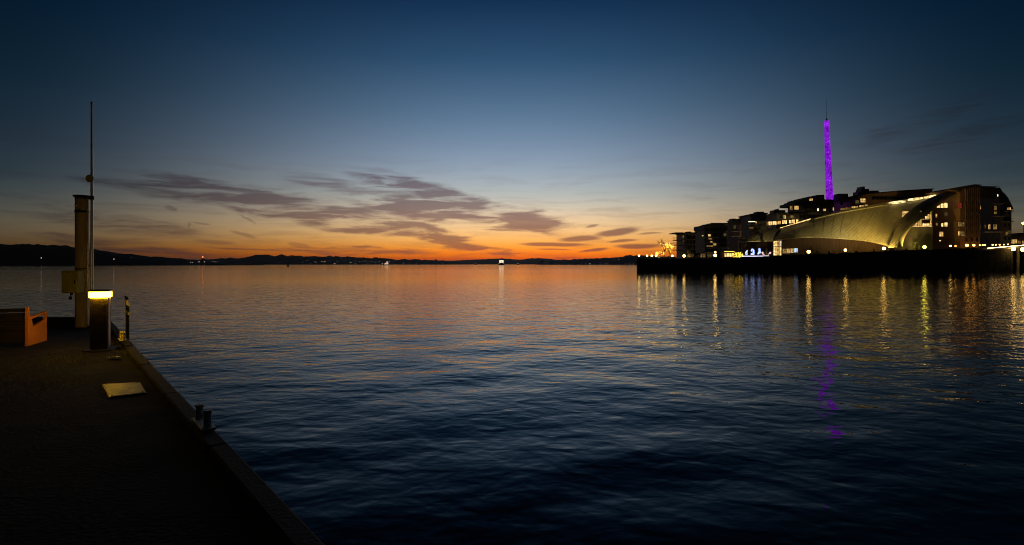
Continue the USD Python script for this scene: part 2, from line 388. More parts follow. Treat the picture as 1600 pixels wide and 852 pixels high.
# ------------------------------------------------------------------ water, quay, hills
def water_mesh():
    nx, ny, k = 760, 640, 7.6
    t = np.linspace(-1, 1, nx)
    ax = 16000 / math.sinh(k)
    xs = ax * np.sinh(k * t)
    ty = np.linspace(-0.62, 1, ny)
    ys = 16000 / math.sinh(k) * np.sinh(k * ty) + 6
    gx, gy = np.meshgrid(xs, ys)
    dx = np.maximum(np.gradient(xs)[None, :], np.gradient(ys)[:, None])
    h = np.zeros_like(gx)
    r = np.random.default_rng(3)
    for i in range(26):
        lam = 0.75 * 1.065 ** i * r.uniform(.9, 1.1)
        th = r.normal(-80, 42) * math.pi / 180
        kx, ky = math.cos(th) * 2 * math.pi / lam, math.sin(th) * 2 * math.pi / lam
        amp = 0.0024 * lam ** 0.5
        keep = np.clip((lam / 4.0 - dx) / (lam / 8.0), 0, 1)
        h += amp * keep * np.sin(kx * gx + ky * gy + r.uniform(0, 6.28))
    # groups of waves
    h *= 0.55 + 0.9 * meshkit.fbm(np.stack([gx * 0.05, gy * 0.09, gx * 0], -1), 3, 5)
    v = np.stack([gx, gy, WATER + h], -1).reshape(-1, 3)
    i, j = np.meshgrid(np.arange(ny - 1), np.arange(nx - 1), indexing='ij')
    a = (i * nx + j).ravel()
    f = np.stack([a, a + 1, a + nx + 1, a + nx], 1)
    return v, f


structure('water', water_mesh(), 'water', smooth=True)

EDGE_A, EDGE_D = np.array([-5.69, 8.73]), np.array([-3.133, 3.845]) / np.hypot(3.133, 3.845)
EDGE_N = np.array([EDGE_D[1], -EDGE_D[0]])          # towards the water


def edge(y):
    return EDGE_A + EDGE_D * (y - EDGE_A[1]) / EDGE_D[1]


FAR_Y = 14.4
c0, c1 = edge(-14.0), edge(FAR_Y)
# ground sheet of the quay, gently uneven
gy = np.linspace(-14, FAR_Y, 170)
rows = []
for y in gy:
    e = edge(y)[0]
    xs = e - np.concatenate([np.linspace(0, 12, 110), np.linspace(12.3, 34, 40)])
    rows.append(np.stack([xs, np.full_like(xs, y), np.zeros_like(xs)], 1))
g = np.array(rows)
g[..., 2] = 0.05 * (meshkit.fbm(np.stack([g[..., 0] * 0.7, g[..., 1] * 0.7, g[..., 0] * 0], -1), 4, 2) - 0.5) * np.clip((edge(g[..., 1])[0][..., None] if False else 1.0), 0, 1)
g[:, 0, 2] = 0
nyy, nxx = g.shape[:2]
i, j = np.meshgrid(np.arange(nyy - 1), np.arange(nxx - 1), indexing='ij')
a = (i * nxx + j).ravel()
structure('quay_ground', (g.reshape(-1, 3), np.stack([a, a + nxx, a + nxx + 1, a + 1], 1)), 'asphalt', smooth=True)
structure('quay_wall', slab([tuple(c0), tuple(c1), (-46, FAR_Y), (-46, -14)], -5.0, -0.06), 'quay_wall')


def ridge(name, pts, D, deep, mat_, seed, tree, step=1.0, amp=1.0):
    """A wooded hill: pts give its skyline, (photograph column, row) seen at distance D; it stands deep metres thick and its top is broken by tree crowns."""
    px = np.array([p[0] for p in pts], float)
    pz = np.array([Z_(p[1], D) for p in pts])
    xs = np.arange(X_(px[0], D), X_(px[-1], D), step * D / F)
    top = np.interp(xs, X_(px, D), pz)
    us = np.array([-0.5, -0.42, -0.3, -0.18, -0.08, 0.0, 0.1, 0.3, 0.5])
    prof = np.array([0.0, 0.22, 0.5, 0.78, 0.93, 1.0, 0.9, 0.5, 0.0])
    r = np.random.default_rng(seed)
    V = []
    for u, p in zip(us, prof):
        cr = (meshkit.fbm(np.stack([xs / tree / 2.2, np.full_like(xs, u * 40), xs * 0], -1), 4, seed) - 0.42) * tree * 1.6 * amp
        cr += np.maximum(0, r.normal(0, 1, len(xs)) - 0.6) * tree * 0.35 * amp
        z = WATER - 2 + (top - WATER + 2) * p + (cr if 0 < p else 0) * (0.5 + 0.5 * p)
        V.append(np.stack([xs + r.normal(0, .1, len(xs)) * step, D + u * deep + r.normal(0, 1, len(xs)) * deep * 0.01, np.maximum(z, WATER - 2)], 1))
    V = np.array(V)
    n = len(xs)
    ii, jj = np.meshgrid(np.arange(len(us) - 1), np.arange(n - 1), indexing='ij')
    q = (ii * n + jj).ravel()
    return structure(name, (V.reshape(-1, 3), np.stack([q, q + 1, q + n + 1, q + n], 1)), mat_)


ridge('wooded_shore', [(-120, 385), (0, 382), (60, 383), (105, 385), (150, 391), (190, 397), (235, 401.5), (280, 405), (320, 408), (360, 411), (390, 413.6)], 1500, 300, 'near_forest', 1, 7.0, amp=.55)
ridge('wooded_hills', [(255, 411), (300, 409), (345, 406), (385, 404), (400, 401), (430, 400.5), (460, 401), (500, 402), (545, 403), (590, 405), (640, 407), (690, 408), (715, 411), (735, 413.5)], 4200, 900, 'near_forest', 4, 16.0)
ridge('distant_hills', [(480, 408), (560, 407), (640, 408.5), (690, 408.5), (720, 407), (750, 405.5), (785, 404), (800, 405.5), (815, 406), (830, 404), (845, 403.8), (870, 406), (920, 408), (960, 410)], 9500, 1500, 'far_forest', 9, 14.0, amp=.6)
ridge('wooded_headland', [(838, 413.4), (846, 409.5), (856, 409), (875, 408), (900, 406), (925, 404.8), (945, 404.5), (960, 403.5), (968, 401.5), (985, 400), (1010, 400.5), (1040, 402), (1075, 402.5), (1100, 404), (1200, 405), (1700, 402)], 3000, 600, 'near_forest', 12, 9.0)
ridge('skerry', [(318, 414.4), (326, 412.3), (340, 411.6), (352, 412.6), (358, 414.4)], 1250, 60, 'near_forest', 15, 2.5, amp=.5)

# ------------------------------------------------------------------ the promontory
QA = np.array([X_(995, 200), 200.0])
QU = np.array([0.985, 0.174])


def wall_depth(x):
    """Distance of the promontory's water wall under photograph column x."""
    t = (x - CX) / F
    # QA + QU*s lies on the ray (t, 1)
    s = (t * QA[1] - QA[0]) / (QU[0] - t * QU[1])
    return QA[1] + QU[1] * s


ROW = [(995, 405), (1100, 405), (1150, 403), (1200, 401), (1300, 397), (1400, 392.5), (1500, 389), (1545, 387.5), (1582, 386.5)]
WX = np.array([X_(x, wall_depth(x)) for x, _ in ROW])
WZ = np.array([Z_(y, wall_depth(x)) for x, y in ROW])
WY = np.array([wall_depth(x) for x, _ in ROW])


def zg(X):
    return np.interp(X, WX, WZ)


# upper ground: a sheet that rises gently to the right; front wall of stone below it
back = [70, 75, 80, 90, 90, 90, 90, 90, 90]
backx = [26, 16, 8, 0, 0, 0, 0, 0, 10]
V, Fc = [], []
for x, y, z, b, bx in zip(WX, WY, WZ, back, backx):
    V += [[x, y, -5], [x, y, z], [x + bx, y + b, z], [x + bx, y + b, -5]]
n = len(WX)
for i in range(n - 1):
    for k in range(3):
        a, b = 4 * i + k, 4 * (i + 1) + k
        Fc.append([a, b, b + 1, a + 1])
caps = [[0, 1, 2, 3], [4 * (n - 1) + 3, 4 * (n - 1) + 2, 4 * (n - 1) + 1, 4 * (n - 1)]]
structure('promontory', (np.array(V, float), np.array(Fc + caps)), 'paving')
# stone facing, one block after another
blocks = []
r = np.random.default_rng(21)
qw = data(UsdGeom.Xform.Define(stage, '/World/stone_wall').GetPrim(), label='long dark stone quay wall below the far waterfront buildings', category='wall')
for x in np.arange(995, 1580, 9.0):
    x2 = min(x + 9.0, 1582)
    Xa, Xb = X_(x, wall_depth(x)), X_(x2, wall_depth(x2))
    top = min(zg(Xa), zg(Xb))
    zz = np.linspace(-3.0, top + 0.25, 5)
    for k in range(4):
        o = r.uniform(0.15, 0.32)
        b = rbox(0.03, np.hypot(Xb - Xa, 0.174 * (Xb - Xa)) - 0.03, -o, 0.2, zz[k] + .02, zz[k + 1] - .02, 0.06)
        b.apply_transform(trimesh.transformations.rotation_matrix(math.atan2(QU[1], QU[0]), [0, 0, 1]))
        b.apply_translation([Xa, wall_depth(x), 0])
        obj('stone', b, 'quay_wall', qw)


# ------------------------------------------------------------------ buildings on the promontory
def window(parent, x0, x1, y0, y1, D, glass, frame='dark_wall', bars=1):
    """A framed window whose outline is given in photograph columns and rows on the facade at distance D."""
    X0, X1, Z0, Z1 = X_(x0, D), X_(x1, D), Z_(y1, D), Z_(y0, D)
    t = 0.09
    fr = [box(X0 - t, X1 + t, D - .16, D + .05, Z1, Z1 + t), box(X0 - t, X1 + t, D - .16, D + .05, Z0 - t, Z0), box(X0 - t, X0, D - .16, D + .05, Z0, Z1), box(X1, X1 + t, D - .16, D + .05, Z0, Z1)]
    for b in range(1, bars + 1):
        c = X0 + (X1 - X0) * b / (bars + 1)
        fr.append(box(c - .04, c + .04, D - .12, D - .03, Z0, Z1))
    w = obj('window', cat(fr), frame, parent)
    obj('pane', box(X0, X1, D - .07, D + .02, Z0, Z1), glass, w)


def balcony(parent, x0, x1, y, D, out=1.6, matl='concrete'):
    X0, X1, Z = X_(x0, D), X_(x1, D), Z_(y, D)
    b = obj('balcony', box(X0, X1, D - out, D - .003, Z - .28, Z), matl, parent)
    rail = [box(X0, X1, D - out, D - out + .05, Z + 1.0, Z + 1.06)] + [box(c - .02, c + .02, D - out, D - out + .04, Z, Z + 1.0) for c in np.arange(X0 + .03, X1, 0.6)]
    obj('railing', cat(rail), 'dark_metal', b)


def building(name, label, outline, D, deep, wall, lit=(), grid=None, balconies=(), boxes=(), roof='black_roof', seed=0, category='building', chance=0.0):
    """outline: (column, row) pairs of the front's skyline from left to right; the front stands at distance D, the block is deep metres deep.
    The leftmost column is where the back corner of the left side shows."""
    th = thing(name, label, category)
    xs = [p[0] for p in outline]
    X = [X_(x, D) for x in xs]
    X[0] = max(X[0], X_(xs[0], D + deep)) if xs[0] > CX else X[0]
    Zs = [Z_(p[1], D) for p in outline]
    base = zg((X[0] + X[-1]) / 2) - 2.5
    poly = list(zip(X, Zs)) + [(X[-1], base), (X[0], base)]
    obj('wall', prism(poly, D, D + deep), wall, th)
    # roof edging along the skyline
    rp = [(x, z) for x, z in zip(X, Zs)]
    rp[0], rp[-1] = (rp[0][0] - .35, rp[0][1]), (rp[-1][0] + .35, rp[-1][1])
    up = [(x, z + .38) for x, z in rp]
    rf = obj('roof', prism([(x, z + .004) for x, z in rp] + up[::-1], D - .45, D + deep + .3), roof, th)
    for (bx0, bx1, by, bd) in boxes:
        xx = (X_(bx0, D + bd), X_(bx1, D + bd))
        zb = np.interp(sum(xx) / 2, X, Zs)
        obj('roof_house', box(xx[0], xx[1], D + bd, D + bd + 4, min(zb, np.interp(xx[0], X, Zs)) - .5, Z_(by, D + bd)), 'dark_wall', rf)
    for w in lit:
        window(th, *w[:4], D, w[4], bars=w[5] if len(w) > 5 else 1)
    if grid:
        (gx0, gx1, nc, gy0, gy1, nr, fw, fh) = grid
        r = np.random.default_rng(seed)
        for i in range(nr):
            for k in range(nc):
                cx, cy = gx0 + (gx1 - gx0) * (k + .5) / nc, gy0 + (gy1 - gy0) * (i + .5) / nr
                hw, hh = (gx1 - gx0) / nc * fw / 2, (gy1 - gy0) / nr * fh / 2
                if cx - hw < 800 + X[0] / D * F + 1.0 or any(cx + hw > w[0] - .8 and cx - hw < w[1] + .8 and cy + hh > w[2] - .8 and cy - hh < w[3] + .8 for w in lit):
                    continue
                top = CY - (np.interp(X_(cx, D), X, Zs) - EYE) * F / D
                if cy - hh < top + 1.2:
                    continue
                u = r.random()
                window(th, cx - hw, cx + hw, cy - hh, cy + hh, D, 'lit_faint' if u < chance else 'dark_glass')
    for b in balconies:
        balcony(th, *b[:3], D, *(b[3:] or ()))
    return th


building('apartment_block', 'low apartment block at the tip of the far quay with a thin overhanging roof', [(1057, 365), (1087, 364.5)], 226, 11, 'grey_wall',
         lit=[(1074, 1084, 397.5, 402, 'lit_dim', 3)], grid=(1072, 1087, 3, 367, 397, 4, .55, .6), balconies=[(1074, 1085, 374), (1074, 1085, 381.5), (1074, 1085, 389.5)], boxes=[(1075, 1080, 362, 3)], seed=1, chance=.1)
th = stage.GetPrimAtPath('/World/apartment_block')
for y in (375.0, 382.5, 390.5):    # balconies on the end wall, towards the open water
    D = 231.0
    X0 = X_(1057, 237)
    b = obj('balcony', box(X0 - 2.2, X0 - .003, 228, 235, Z_(y, D) - .25, Z_(y, D)), 'concrete', th)
    obj('railing', cat([box(X0 - 2.2, X0 - 2.14, 228, 235, Z_(y, D) + .95, Z_(y, D) + 1.02), box(X0 - 2.2, X0, 228, 228.06, Z_(y, D) + .95, Z_(y, D) + 1.02)] + [box(X0 - 2.2, X0 - 2.16, c, c + .04, Z_(y, D), Z_(y, D) + 1) for c in np.arange(228.2, 235, .9)]), 'dark_metal', b)
obj('roof_overhang', box(X_(1049, 233), X_(1057, 237) - .4, 226.5, 236.5, Z_(364.8, 229), Z_(364.8, 229) + .3), 'black_roof', th)
obj('end_window', box(X_(1057, 237) - .05, X_(1057, 237) - .01, 227.2, 228.2, Z_(371.5, 228), Z_(368.5, 228)), 'lit_dim', th)
obj('end_window', box(X_(1057, 237) - .05, X_(1057, 237) - .01, 227.2, 228.2, Z_(378.5, 228), Z_(375.8, 228)), 'lit_faint', th)

building('terraced_apartments', 'stepped apartment block with terraces and white columns at street level, second from the tip', [(1086, 359), (1099, 358.5), (1099.5, 353.5), (1110, 353), (1110.5, 350.5), (1137, 350)], 232, 12, 'dark_wall',
         lit=[(1106, 1110, 366, 369.5, 'lit_bright', 0), (1096.5, 1099, 367.5, 369.5, 'lit_mid', 0), (1107, 1112, 372, 374.5, 'lit_dim', 2), (1109.5, 1113, 377, 379, 'lit_mid', 0), (1114, 1119, 380, 384, 'lit_mid', 1), (1104, 1114, 383.5, 386, 'lit_dim', 2), (1094, 1102, 396.5, 402, 'lit_dim', 2), (1105, 1114, 396.5, 402, 'lit_faint', 2)],
         grid=(1088, 1136, 7, 355, 394, 5, .6, .55), balconies=[(1100, 1120, 371), (1100, 1136, 379.5, 2.2), (1092, 1136, 387.5, 2.4)], boxes=[(1102, 1106, 351, 3), (1112, 1132, 348.6, 2)], seed=2, chance=.08)
th = stage.GetPrimAtPath('/World/terraced_apartments')
for x in np.linspace(1092, 1118, 6):
    X = X_(x, 229)
    obj('column', box(X - .12, X + .12, 228.9, 229.15, zg(X), Z_(395.4, 229)), 'white_paint', th)
obj('fascia', box(X_(1091, 229), X_(1119, 229), 228.7, 231.9, Z_(395.3, 229), Z_(394.2, 229)), 'white_paint', th)
building('corner_house', 'brownish apartment house with flat dark top floor between two taller dark blocks', [(1137, 343.5), (1158, 343)], 236, 12, 'brick_wall',
         lit=[(1146, 1150, 352, 357, 'lit_faint', 1)], grid=(1140, 1158, 4, 347, 392, 6, .55, .5), balconies=[(1141, 1157, 361.5), (1141, 1157, 369)], boxes=[(1144, 1150, 341.8, 4)], seed=3, chance=.05)
building('dark_tower_block', 'tall near-black block with two thin strips of light left of the curved roof', [(1155, 336.5), (1172, 336), (1184, 334.5), (1198, 334.5)], 240, 12, 'dark_wall',
         lit=[(1169, 1180, 345.6, 347.2, 'lit_white', 0), (1180.5, 1182.5, 346, 349, 'lit_mid', 0), (1170, 1177, 355.6, 357, 'lit_dim', 0)], grid=(1160, 1197, 6, 340, 384, 6, .6, .5), balconies=[(1167, 1184, 350.5), (1167, 1184, 359.5)], boxes=[(1183, 1194, 331, 4)], seed=4)
building('lit_row_house', 'long block whose one floor of warm lit windows shows above the curved roof', [(1194, 334), (1225, 333.5), (1262, 332.5)], 250, 12, 'dark_wall',
         lit=[(1197.5, 1199.5, 347, 352.5, 'lit_dim', 0), (1200.5, 1206, 346.5, 352, 'lit_bright', 1), (1207, 1213, 346, 351.5, 'lit_bright', 1), (1214.5, 1220, 345.5, 350.5, 'lit_mid', 1), (1222, 1229.5, 344.6, 350, 'lit_bright', 2), (1232.5, 1236.5, 344, 349, 'lit_bright', 1), (1237.5, 1242, 343.6, 348.5, 'lit_bright', 1), (1243.5, 1247, 343.5, 347.5, 'lit_bright', 1),
              (1224, 1228, 336.5, 342, 'lit_mid', 1), (1235, 1240, 337, 341, 'lit_dim', 1), (1200, 1204, 354, 356.5, 'lit_faint', 0), (1249, 1262, 336, 343, 'dark_glass', 4)],
         grid=(1198, 1222, 5, 336, 342, 1, .7, .7), boxes=[(1209, 1227, 328.5, 2), (1216, 1217, 326.4, 4)], seed=5)
building('terraced_penthouses', 'tall dark building climbing in steps with lit penthouse windows beside the purple tower', [(1231, 321), (1241, 320.5), (1241.5, 317.5), (1248, 317), (1248.5, 314.5), (1253.5, 314), (1254, 311.5), (1264, 311), (1264.5, 308.5), (1271, 308.5), (1271.5, 310), (1274, 309.5), (1274.5, 306.5), (1287, 305.8), (1287.5, 313), (1303, 313.5)], 258, 14, 'dark_wall',
         lit=[(1234, 1238, 322, 328.5, 'lit_dim', 1), (1241, 1247.5, 322, 328, 'lit_mid', 2), (1264.5, 1270, 310.6, 314.2, 'lit_mid', 1), (1276.5, 1279.5, 326, 330, 'lit_white', 0), (1286.5, 1290.5, 326.5, 330, 'lit_mid', 1), (1301, 1303, 324.5, 329, 'lit_mid', 0)], grid=(1250, 1300, 8, 315, 340, 4, .55, .5), balconies=[(1231, 1250, 331.5)], seed=6)
building('office_wing', 'long office wing with slanting roofline and strip windows above the curved roof', [(1303, 312.5), (1325, 309), (1352, 304), (1400, 299.5), (1457, 296)], 257, 14, 'brick_wall',
         lit=[(1336.5, 1342, 313, 318, 'lit_faint', 1), (1344, 1352, 310.5, 316.5, 'lit_mid', 1), (1313, 1321, 325.5, 328.5, 'lit_dim', 3), (1321.5, 1329, 324.2, 327.4, 'lit_dim', 3), (1330.5, 1340.5, 322.4, 325.4, 'lit_mid', 2), (1342.5, 1349.5, 321, 323.6, 'lit_mid', 1), (1351, 1356, 320, 322, 'lit_mid', 0), (1362, 1425, 307, 312, 'dark_glass', 9), (1313, 1317, 315, 320, 'dark_glass', 1)],
         boxes=[(1310, 1325, 302.8, 2), (1341, 1374, 299.5, 3), (1345.5, 1358, 295.5, 3.2), (1347, 1351.5, 291.6, 3.6), (1361, 1373, 298, 3.1)], seed=7)
building('museum_annex', 'timber clad museum block with sloping roof, scattered lit windows and a slanted lit pane', [(1455, 300), (1480, 297), (1508, 292), (1522, 289.6), (1531, 290.5)], 232, 16, 'wood_wall',
         lit=[(1463.5, 1468, 320.5, 325, 'lit_bright', 1), (1469.5, 1474, 318.5, 325, 'lit_bright', 0), (1475, 1480, 317.3, 325, 'lit_bright', 0), (1461.5, 1464, 334.5, 340, 'lit_mid', 0), (1470.5, 1473.5, 349, 354.5, 'lit_bright', 0), (1475.5, 1480, 348, 354, 'lit_bright', 1), (1462, 1465, 348.5, 352.5, 'lit_dim', 0), (1467, 1473.5, 362.5, 369.5, 'lit_mid', 1), (1467.5, 1469.5, 375.5, 377, 'lit_bright', 0),
              (1496.5, 1502.5, 347.5, 354, 'lit_dim', 1), (1503.5, 1506.5, 348, 354, 'lit_dim', 0), (1496.5, 1499, 361.5, 368, 'lit_mid', 0), (1500, 1507, 362, 369, 'lit_dim', 2), (1496.5, 1502.5, 317, 325, 'lit_red', 1), (1475.5, 1480, 332, 337, 'lit_faint', 1)],
         grid=(1482, 1530, 6, 300, 380, 7, .4, .5), seed=8)
th = stage.GetPrimAtPath('/World/museum_annex')
for x in np.arange(1508, 1530, 3.1):      # upright timber fins
    X = X_(x, 232)
    obj('fin', box(X - .1, X + .1, 231.55, 231.997, Z_(372, 232), Z_(np.interp(x, [1508, 1522, 1531], [294, 292, 292.5]), 232)), 'wood_wall', th)
building('round_end_apartments', 'dark apartment block with rounded stepped end and few lit flats, rightmost on the quay', [(1520, 293), (1530, 292.5), (1549, 292.8), (1556, 295), (1562, 299), (1569, 304.5), (1574, 311), (1578, 319), (1580.5, 327)], 238, 14, 'dark_wall',
         lit=[(1520, 1524, 320.5, 325, 'lit_mid', 0), (1525.5, 1532, 321.5, 327, 'lit_mid', 2), (1557.5, 1559.5, 304, 307, 'lit_white', 0), (1553, 1557, 322, 328.5, 'lit_dim', 1), (1553, 1557, 331, 334.5, 'lit_dim', 1), (1573, 1579.5, 324.5, 328, 'lit_mid', 1), (1528, 1532, 351.5, 358, 'lit_faint', 1), (1543.5, 1547, 351, 358.5, 'lit_mid', 0), (1551.5, 1557.5, 351, 358.5, 'lit_dim', 1), (1538, 1540, 351.5, 357, 'lit_faint', 0), (1571, 1574, 362.5, 367.5, 'lit_dim', 0)],
         grid=(1522, 1580, 9, 297, 378, 8, .55, .5), balconies=[(1549, 1564, 318.5), (1549, 1566, 338), (1534, 1562, 362.5), (1566, 1579, 330), (1566, 1579, 346)], seed=9, chance=.03)

# glazed staircase between the curved roof and the annex
st = thing('stair_tower', 'glass stair hall glowing yellow with white columns over a dark plinth', 'building')
D = 229.0
obj('plinth', box(X_(1424, D), X_(1457.5, D), D, D + 10, zg(X_(1440, D)) - 1.5, Z_(354.3, D)), 'dark_wall', st)
obj('back_wall', box(X_(1427, D), X_(1457, D), D + 6, D + 6.4, Z_(354.3, D), Z_(328, D)), 'lit_mid', st)
obj('floor', box(X_(1425, D), X_(1457.3, D), D + .3, D + 6, Z_(354.2, D), Z_(353.6, D)), 'lit_bright', st)
obj('landing', box(X_(1428, D), X_(1457, D), D + 1, D + 5, Z_(342.6, D), Z_(341.6, D)), 'concrete', st)
for x in (1440.5, 1457.0):
    obj('column', cyl(.32, .32, Z_(353.6, D), Z_(329, D), 12, X_(x, D), D + .7), 'white_paint', st, smooth=40)
for x0, x1, y0, y1, g_ in ((1433, 1440, 338.5, 342.5, 'lit_mid'), (1446, 1449, 338, 342, 'lit_bright'), (1450, 1453.5, 335, 342, 'lit_mid'), (1435.5, 1439.5, 344, 348, 'lit_mid'), (1442, 1456, 349.5, 353, 'lit_bright')):
    obj('lit_panel', box(X_(x0, D + 5.5), X_(x1, D + 5.5), D + 5.4, D + 5.7, Z_(y1, D + 5.5), Z_(y0, D + 5.5)), g_, st)
for x in np.linspace(1426, 1456, 9):
    obj('mullion', box(X_(x, D) - .04, X_(x, D) + .04, D, D + .1, Z_(354, D), Z_(330, D)), 'dark_metal', st)

# ---- museum hall under the curved shingled roof
from scipy.interpolate import CubicSpline


def sheet(rows, nu=70, nv=16, thick=0.45):
    """A curved roof from rows of control points (column, row, distance), lower row first; all rows have the same number of points."""
    P = np.array([[at(*p) for p in r_] for r_ in rows])
    t = np.linspace(0, 1, P.shape[1])
    u = np.linspace(0, 1, nu)
    C = np.array([CubicSpline(t, r_, axis=0)(u) for r_ in P])
    w = np.linspace(0, 1, len(rows))
    v = np.linspace(0, 1, nv)
    G = CubicSpline(w, C, axis=0)(v) if len(rows) > 2 else (C[0][None] * (1 - v)[:, None, None] + C[-1][None] * v[:, None, None])
    du, dv = np.gradient(G, axis=1), np.gradient(G, axis=0)
    nrm = np.cross(du, dv)
    nrm /= np.linalg.norm(nrm, axis=-1, keepdims=True)
    if nrm[..., 1].mean() > 0:
        nrm = -nrm
    return G, nrm


def solid(G, nrm, thick=0.45):
    nv, nu = G.shape[:2]
    A, B = G.reshape(-1, 3), (G - nrm * thick).reshape(-1, 3)
    i, j = np.meshgrid(np.arange(nv - 1), np.arange(nu - 1), indexing='ij')
    a = (i * nu + j).ravel()
    q = np.stack([a, a + 1, a + nu + 1, a + nu], 1)
    n = nv * nu
    q2 = q[:, ::-1] + n
    ring = list(range(nu)) + [k * nu + nu - 1 for k in range(1, nv)] + [(nv - 1) * nu + k for k in range(nu - 2, -1, -1)] + [k * nu for k in range(nv - 2, 0, -1)]
    s = np.array([[ring[k], ring[k] + n, ring[(k + 1) % len(ring)] + n, ring[(k + 1) % len(ring)]] for k in range(len(ring))])
    v = np.vstack([A, B])
    f = np.vstack([q, q2, s])
    t = trimesh.Trimesh(v, np.vstack([f[:, [0, 1, 2]], f[:, [0, 2, 3]]]), process=False)
    t.fix_normals()
    return t


mu = thing('museum_hall', 'museum hall with a great curved shingled roof sweeping down to the quay, lit gold', 'museum')
main_rows = [[(1208, 376.5, 222), (1262, 370.5, 226), (1302, 372, 228), (1342, 375, 229), (1372, 380, 228), (1392, 386, 225)],
             [(1216, 366, 225.5), (1262, 356, 229.6), (1305, 352, 231.9), (1345, 350, 232.9), (1382, 350, 233.4), (1411, 349, 233.5)],
             [(1222, 358, 229), (1264, 343.5, 234), (1310, 332, 236.5), (1360, 323, 238), (1420, 313, 242), (1478, 302.5, 247)]]
G, nr = sheet(main_rows, 90, 22)
rf = obj('roof', solid(G, nr), 'shingle', mu, smooth=40)
for k in range(4, 88, 6):           # standing seams
    c = G[:, k]
    m = [rod(c[i] + nr[i, k] * .05, c[i + 1] + nr[i + 1, k] * .05, .09, n=4) for i in range(len(c) - 1)]
    obj('seam', cat(m), 'shingle', rf)
G2, n2 = sheet([[(1153.5, 377.5, 221.5), (1168, 377, 221), (1186, 376.6, 221), (1208, 376.4, 221.5)], [(1157, 375.2, 222), (1170, 372, 222.6), (1188, 368.5, 223), (1210, 367, 223.4)], [(1162, 372.5, 222.6), (1178, 366.5, 224), (1198, 360.5, 225), (1219, 356.5, 226)]], 40, 12)
rf2 = obj('porch_roof', solid(G2, n2), 'shingle', mu, smooth=40)
G3, n3 = sheet([[(1388, 386, 222.8), (1402, 353, 229), (1418, 332, 232.5), (1450, 311, 236), (1482, 301, 238)], [(1400, 386, 221.8), (1413, 354.5, 226.5), (1433, 333.5, 229.5), (1462, 314, 232), (1490, 302, 233)], [(1410, 386, 223.5), (1424, 356, 226), (1448, 336, 228.4), (1472, 317.5, 231), (1498, 303.5, 231.4)]], 50, 10)
obj('roof_arm', solid(G3, n3), 'shingle', mu, smooth=40)
G4, n4 = sheet([[(1219, 357.6, 228.2), (1264, 344.4, 233.2), (1310, 332.8, 235.6), (1360, 324, 237.1), (1420, 314.2, 241.1), (1478, 303.8, 246.2)], [(1219, 356.4, 228.8), (1264, 342.6, 233.8), (1310, 330.4, 236.2), (1360, 320.8, 237.7), (1420, 310.8, 241.7), (1478, 301, 246.8)]], 80, 3)
obj('roof_rim', solid(G4, n4, .6), 'shingle', mu, smooth=40)
for x0, x1, ya, yb in ((1390, 1415, 317.4, 315.0), (1420, 1442.5, 312.4, 309.8), (1445, 1472.5, 308.8, 304.8), (1218, 1265, 356.8, 343.0)):
    D = 227.6 if x0 < 1300 else np.interp(x0, [1360, 1420, 1478], [238, 242, 247]) - 1.9
    D2 = 232.6 if x0 < 1300 else np.interp(x1, [1360, 1420, 1478], [238, 242, 247]) - 1.9
    h = .5 if x0 < 1300 else 1.15
    pa, pb = at(x0, ya, D), at(x1, yb, D2)
    if x0 < 1300:
        obj('edge_light', rod(pa + [0, -.5, .1], pb + [0, -.6, .1], .1, .22, 6), 'lit_bright', mu)
    else:
        k = np.linspace(0, 1, 13)[:, None]
        c = pa * (1 - k) + pb * k
        hh = h * (0.25 + 0.75 * np.sin(np.pi * (0.12 + 0.8 * k[:, 0])) ** .7)
        top = c.copy(); top[:, 2] += hh * .5
        bot = c.copy(); bot[:, 2] -= hh * .5
        v = np.vstack([top, bot, top + [0, .5, 0], bot + [0, .5, 0]])
        q = []
        for i in range(12):
            q += [[i, i + 1, 13 + i + 1, 13 + i], [26 + i, 39 + i, 39 + i + 1, 26 + i + 1], [i, 26 + i, 26 + i + 1, i + 1], [13 + i, 13 + i + 1, 39 + i + 1, 39 + i]]
        obj('skylight', (v, np.array(q)), 'skylight', mu)
D = 233.0
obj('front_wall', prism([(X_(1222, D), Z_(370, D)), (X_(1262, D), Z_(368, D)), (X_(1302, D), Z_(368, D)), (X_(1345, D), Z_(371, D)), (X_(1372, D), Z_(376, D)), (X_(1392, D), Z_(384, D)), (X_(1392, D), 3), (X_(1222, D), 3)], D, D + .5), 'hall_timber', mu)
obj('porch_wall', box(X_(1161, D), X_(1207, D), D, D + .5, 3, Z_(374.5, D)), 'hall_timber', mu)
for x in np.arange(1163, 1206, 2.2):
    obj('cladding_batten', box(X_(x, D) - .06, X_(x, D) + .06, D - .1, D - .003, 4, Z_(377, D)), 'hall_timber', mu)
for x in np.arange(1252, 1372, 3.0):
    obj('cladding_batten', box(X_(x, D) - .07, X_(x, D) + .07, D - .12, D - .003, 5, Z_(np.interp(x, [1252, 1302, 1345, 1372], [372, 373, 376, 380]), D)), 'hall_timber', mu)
for x0, x1, y0, y1, gl in ((1208.5, 1213.5, 376.5, 385.2, 'lit_bright'), (1214.2, 1217, 376.5, 385.2, 'lit_mid'), (1218, 1220.5, 376.5, 385.2, 'lit_white'), (1208.5, 1213.5, 386.2, 399, 'lit_bright'), (1214.2, 1217, 386.2, 399, 'lit_mid'), (1218, 1220.5, 386.2, 399, 'lit_bright'),
                           (1222.5, 1228, 389, 396, 'lit_dim'), (1228.8, 1234, 388.8, 395.8, 'lit_mid'), (1234.8, 1240, 388.5, 395.4, 'lit_mid'), (1240.8, 1246.5, 388, 394.6, 'lit_blue')):
    window(mu, x0, x1, y0, y1, D, gl, 'dark_metal', 1)
obj('inner_wall', box(X_(1207, D), X_(1222, D), D + .05, D + .5, 3, Z_(374.5, D)), 'dark_wall', mu)
